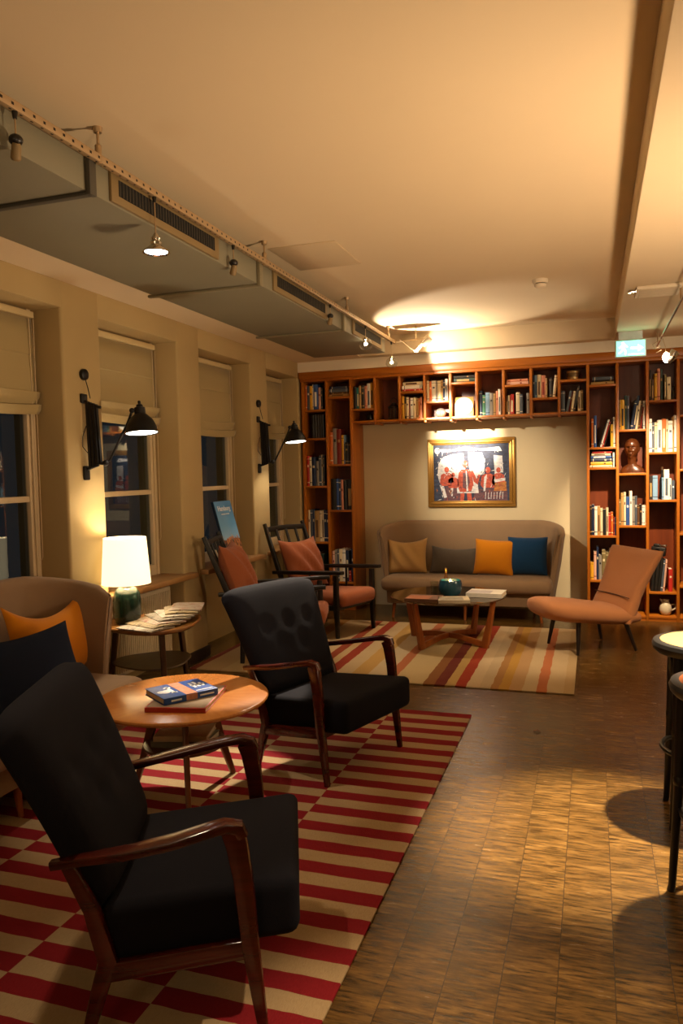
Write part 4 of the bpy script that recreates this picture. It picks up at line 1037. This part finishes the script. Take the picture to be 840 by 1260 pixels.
lying_book('book', (-1.475, 6.03, ZT), R(-2), .28, .22, .026, plain('book_cover_brown', '6A4630', .5), 'brown picture book at the left front of the coffee table', 'book', GK, extra=pic(paint('cover_mix', 'A2603E', .5, .2, 22)))
lying_book('book', (-1.18, 5.985, ZT), R(14), .25, .20, .026, plain('book_cover_cream', 'C0B294', .5), 'pale picture book at the front of the coffee table beside the brown one', 'book', GK, extra=pic(paint('cover_grey', '8E8674', .5, .16, 22)))
lying_book('book', (-1.02, 6.34, ZT), R(-4), .30, .24, .036, plain('book_cover_white', 'DAD4C6', .5), 'thick white book on the right side of the coffee table', 'book', GK, extra=pic(paint('cover_lilac', 'B7AFAE', .5, .08, 12)))

# ------------------------------------------------------------------ blue display board on the sill
t = thing('display_board', 'blue city poster board standing on the sill behind the rust cushion', 'poster', (-2.975, 6.02, ZS), 0)
pm = Matrix.Translation((0, 0, .004)) @ Matrix.Rotation(R(-15), 4, 'Y')
def slab(name, x0, x1, y0, y1, z0, z1, mat):
    m = MB().box(x0, x1, y0, y1, z0, z1, .002); m.bm.transform(pm); return m.build(name, mat, t)
def sky_print():
    q = NT('poster_print'); tc = q.add('ShaderNodeTexCoord'); sp = q.add('ShaderNodeSeparateXYZ'); q.link(tc.outputs['Object'], sp.inputs[0])
    n = q.noise(q.coord(scale=(40, 40, 28)), 1, 3, .6)
    z = q.math('DIVIDE', sp.outputs[2], .54)
    c = q.ramp(z, [(0, 'A8C4DC'), (.30, '8FBCDD'), (.6, '5A9BD0'), (1, '3F86C4')])
    town = q.ramp(n, [(.40, '2A1C18'), (.52, 'A86434'), (.66, 'D2A06A')])
    f = q.math('MULTIPLY', q.math('LESS_THAN', z, q.math('ADD', q.math('MULTIPLY', n, .3), .24)), q.math('GREATER_THAN', z, .12))
    return q.set(q.mix(f, c, town), .4)
slab('board', -.012, .012, -.16, .16, 0, .545, plain('board_edge', '17324E', .5))
slab('print', .012, .0135, -.157, .157, .003, .542, sky_print())
tx = text_mesh('title_lettering', 'Hamburg', .062, plain('print_white2', 'E8EEF2', .5), t, (0, 0, 0), (0, 0, 0), .001)
tx.matrix_local = pm @ Matrix.Translation((.0142, 0, .475)) @ Matrix.Rotation(R(90), 4, 'Z') @ Matrix.Rotation(R(90), 4, 'X')
MB().box(-.0005, .0005, -.075, .075, -.004, .004).build('subtitle_line', plain('print_white2', 'E8EEF2', .5), t).matrix_local = pm @ Matrix.Translation((.0142, 0, .425))
st = MB().bars([(-.012, 0, .40), (-.11, 0, .035)], (.05, .006), (0, 1, 0)); st.bm.transform(pm); st.build('easel_strut', M_black, t)

# ------------------------------------------------------------------ rugs
def rug_red():
    q = NT('striped_wool_red'); tc = q.add('ShaderNodeTexCoord'); sp = q.add('ShaderNodeSeparateXYZ'); q.link(tc.outputs['Object'], sp.inputs[0])
    n = q.noise(q.coord(scale=(1, 1, 1)), 9, 3); w = q.math('MULTIPLY', q.math('SUBTRACT', n, .5), .012)
    pan = q.math('FLOOR', q.math('DIVIDE', q.math('SUBTRACT', -.70, sp.outputs[0]), .4935))
    v = q.math('ADD', q.math('DIVIDE', q.math('SUBTRACT', 4.546, q.math('ADD', sp.outputs[1], w)), .1577), q.math('MULTIPLY', pan, .5))
    s = q.math('LESS_THAN', q.math('FRACT', v), .5)
    fine = q.noise(q.coord(scale=(300, 60, 1)), 1, 2)
    n3 = q.noise(q.coord(), 14, 3)
    red = q.mix(fine, '6C171C', '8A2329'); cream = q.mix(fine, '957C5A', 'B49C76')
    red = q.mix(q.math('MULTIPLY', n3, .3), red, '6E0E14'); cream = q.mix(q.math('MULTIPLY', n3, .35), cream, '86704E')
    q.set(q.mix(s, cream, red), .95, 0, .1); q.bump(fine, .5, .004); return q.m
o = MB().box(-2.67, -.705, .35, 4.546, .0005, .0105, .003).build('striped_rug', rug_red())
tag(o, 'red and cream striped rug under the navy armchairs and round table', 'rug')
def rug_or():
    q = NT('striped_wool_orange'); tc = q.add('ShaderNodeTexCoord'); sp = q.add('ShaderNodeSeparateXYZ'); q.link(tc.outputs['Object'], sp.inputs[0])
    x0, x1 = -2.96, -.125
    u = q.math('DIVIDE', q.math('SUBTRACT', sp.outputs[0], x0), x1 - x0)
    st = [(-2.96, '7E1E1C'), (-2.91, 'B08A56'), (-2.70, 'B9985F'), (-2.45, 'B58038'), (-2.32, 'C2A878'), (-2.06, '96301E'), (-1.98, 'BFA06A'), (-1.91, '9C2018'), (-1.82, 'C0A577'), (-1.70, 'C09448'), (-1.58, 'C4AE84'), (-1.44, 'B8603A'), (-1.36, 'C3A873'), (-1.135, '8A5228'), (-1.065, '6A1420'), (-.985, 'B8934E'), (-.92, 'A3241A'), (-.834, 'C4AA80'), (-.75, 'B9A27A'), (-.678, 'A4703A'), (-.621, 'B9862E'), (-.55, 'B58A58'), (-.46, 'BFA67A'), (-.378, 'BC6238'), (-.304, 'C0A578'), (-.2, 'B99A68')]
    st = [(x, ''.join('%02X' % int(v * .8 + .2 * sum(int(h[i:i + 2], 16) for i in (0, 2, 4)) / 3) for v in [int(h[i:i + 2], 16) for i in (0, 2, 4)])) for x, h in st]
    n = q.noise(q.coord(), 9, 3); u2 = q.math('ADD', u, q.math('MULTIPLY', q.math('SUBTRACT', n, .5), .008))
    c = q.ramp(u2, [(max(0, (x - x0) / (x1 - x0)), h) for x, h in st], 'CONSTANT')
    fine = q.noise(q.coord(scale=(60, 260, 1)), 1, 2); n2 = q.noise(q.coord(), 6, 3)
    c = q.mix(q.math('MULTIPLY', fine, .25), c, '5E4020'); c = q.mix(q.math('MULTIPLY', n2, .2), c, '8A6A3A')
    q.set(c, .95, 0, .1); q.bump(fine, .5, .004); return q.m
o = MB().box(-2.96, -.125, 5.13, 7.20, .0005, .0105, .003).build('striped_rug', rug_or())
tag(o, 'cream rug with orange and red lengthwise stripes under the glass coffee table', 'rug')

# ------------------------------------------------------------------ bar stools
def make_stool(label, loc, rz, seat):
    t = thing('bar_stool', label, 'bar stool', loc, rz, 'black bentwood bar stools at the right edge')
    MB().lathe([(.165, .715), (.195, .712), (.208, .725), (.212, .742), (.206, .756), (.19, .762), (.165, .758)], 40).build('seat_ring', M_black, t)
    MB().lathe([(.168, .735), (.186, .757), (.17, .764), (.001, .760)], 40).build('seat', seat, t)
    for k in range(4):
        a = R(45 + 90 * k); c, s = math.cos(a), math.sin(a)
        lg = MB().tube([(.165 * c, .165 * s, .735), (.172 * c, .172 * s, .6), (.18 * c, .18 * s, .36), (.20 * c, .20 * s, .02), (.205 * c, .205 * s, 0)], [.021, .02, .017, .013, .013], 12)
        lg.build('leg', M_black, t)
        a2 = R(90 * k); p0, p1 = (.17 * c, .17 * s, .47), (.17 * math.cos(a + PI / 2), .17 * math.sin(a + PI / 2), .47)
        pts = []
        for i in range(13):
            u = i / 12; x = p0[0] + (p1[0] - p0[0]) * u; y = p0[1] + (p1[1] - p0[1]) * u
            pts.append((x * (1 + .12 * math.sin(PI * u)), y * (1 + .12 * math.sin(PI * u)), .47 + .225 * math.sin(PI * u) ** .7))
        MB().tube(pts, .010, 8).build('bent_brace', M_black, t)
    MB().tube([(.172 * math.cos(k * PI / 18), .172 * math.sin(k * PI / 18), .30) for k in range(37)], .011, 8, cap=False).build('foot_ring', M_black, t)
    for k in range(4):
        a = R(45 + 90 * k); MB().ball((.178 * math.cos(a), .178 * math.sin(a), .40), .021, 12, 8, (1, 1, 1.4)).build('leg_collar', M_black, t)
    return t
ST1 = make_stool('black bentwood bar stool with pale lit seat at the right edge', (.445, 3.455, 0), R(0), plain('seat_pale', 'A8834A', .45))
ST2 = make_stool('black bentwood bar stool with brown seat, nearer one at the right edge', (.455, 2.80, 0), R(38), wood('seat_brown', '8A4418', 'A85C26', .35, 'x', 1))
tag(MB().at((-.31, 4.36, .001)).sheet([[(-.02, -.008, 0), (-.018, .01, .004)], [(0, -.012, .010), (.002, .014, .012)], [(.02, -.006, .002), (.024, .008, 0)]]).build('dry_leaf', plain('leaf_brown', '5A3A18', .7)), 'tiny dry leaf lying on the bare wooden floor', 'leaf')

# ------------------------------------------------------------------ lights
WARM3 = (1.0, .69, .42); WARM = (1.0, .76, .50); WARM2 = (1.0, .82, .61)
def spot(loc, target, watts, angle, blend=.3, col=WARM, r=.03):
    l = bpy.data.lights.new('spot_lamp', 'SPOT'); l.energy = watts; l.spot_size = R(angle); l.spot_blend = blend; l.color = col; l.shadow_soft_size = r
    o = bpy.data.objects.new('spot_lamp', l); COL.objects.link(o); o.location = loc
    o.rotation_euler = (Vector(target) - Vector(loc)).to_track_quat('-Z', 'Y').to_euler(); return o
def point(loc, watts, col=WARM, r=.06):
    l = bpy.data.lights.new('point_lamp', 'POINT'); l.energy = watts; l.color = col; l.shadow_soft_size = r
    o = bpy.data.objects.new('point_lamp', l); COL.objects.link(o); o.location = loc; return o
# left track
spot((-1.842, 3.02, 2.46), (-1.80, 3.14, 0), 30, 42, .4, WARM2)
spot((-1.842, 5.40, 2.58), (-1.76, 3.28, .2), 480, 17, .25, WARM2)
spot((-1.842, 5.40, 2.58), (-1.30, 8.15, 1.86), 2600, 17, 1.0, WARM2)
spot((-1.842, 5.40, 2.56), (-1.0, 8.1, 1.3), 260, 38, 1.0, WARM2)
spot((-1.842, 6.32, 2.50), (-1.2, 6.4, .0), 60, 60, .6)
spot((-1.60, 7.20, 2.47), (-1.60 + .766 * .42, 7.20 - .643 * .42, 2.47 + .907), 55, 110, .12, WARM2, .015)
spot((-1.60, 7.20, 2.55), (-1.0, 7.9, 2.78), 26, 80, .3, WARM2, .015)
spot((-1.842, 2.16, 2.60), (-.45, 1.6, 0), 80, 58, .5)
# right rail
spot((.72, 3.5, 2.60), (.06, 3.2, 0), 1000, 32, .8, WARM2)
spot((.72, 1.9, 2.60), (-.05, 1.45, 0), 170, 44, .5)
spot((.56, 4.5, 2.55), (-.25, 6.4, .3), 130, 42, .8)  # extra spot without a fixture, added to brighten the slipper chair
spot((.56, 6.30, 2.55), (.52, 7.9, 1.0), 300, 48, .7)
spot((.60, 6.95, 2.40), (.55, 7.8, 1.9), 30, 70, .7, WARM2)
# table lamp, wall lamps, candle
point((-2.86, 4.19, .97), 13, WARM2, .04)
for y in (4.045, 6.665): spot((XW + .335, y + .13, 1.76), (XW + .30, y + .12, 0), 10, 110, .5, WARM2)
point((-1.165, 6.43, ZT + .15), .6, (1, .55, .2), .01)
# added unseen fill: uplights at right for the ceiling, points for the room
spot((.95, 3.2, 1.0), (-.7, 3.9, 2.87), 165, 130, .9, WARM3, .15)
spot((.95, .2, 1.0), (-.7, .6, 2.87), 55, 130, .9, WARM3, .15)
point((-1.0, -1.4, 2.0), 14, WARM, .25)
point((2.2, 5.4, 2.1), 30, WARM, .25)
w_ = bpy.data.worlds.new('night'); scene.world = w_; w_.use_nodes = True
w_.node_tree.nodes['Background'].inputs[0].default_value = (.0135, .014, .015, 1); w_.node_tree.nodes['Background'].inputs[1].default_value = 1.0

# ------------------------------------------------------------------ camera
yaw, pitch, roll = 0.320043633, -0.0534919126, -0.0226380243
f = Vector((-math.sin(yaw) * math.cos(pitch), math.cos(yaw) * math.cos(pitch), math.sin(pitch)))
r0 = f.cross(Vector((0, 0, 1))).normalized(); u0 = r0.cross(f)
r1 = r0 * math.cos(roll) + u0 * math.sin(roll); u1 = -r0 * math.sin(roll) + u0 * math.cos(roll)
cd = bpy.data.cameras.new('camera'); cam = bpy.data.objects.new('camera', cd); COL.objects.link(cam)
cam.matrix_world = Matrix(((r1.x, u1.x, -f.x, 0), (r1.y, u1.y, -f.y, 0), (r1.z, u1.z, -f.z, 1.5), (0, 0, 0, 1)))
cd.sensor_fit = 'VERTICAL'; cd.sensor_height = 36; cd.lens = 936 / 1260 * 36; cd.clip_start = .05
scene.camera = cam
vs = scene.view_settings
scene.display_settings.display_device = 'sRGB'
vs.view_transform = 'Standard'; vs.look = 'None'; vs.gamma = 1; vs.use_curve_mapping = False; vs.exposure = 0.72
scene.cycles.use_denoising = True
scene.cycles.max_bounces = 8; scene.cycles.diffuse_bounces = 5; scene.cycles.glossy_bounces = 4; scene.cycles.transparent_max_bounces = 12
scene.cycles.caustics_reflective = False; scene.cycles.caustics_refractive = False
scene.cycles.sample_clamp_indirect = 6
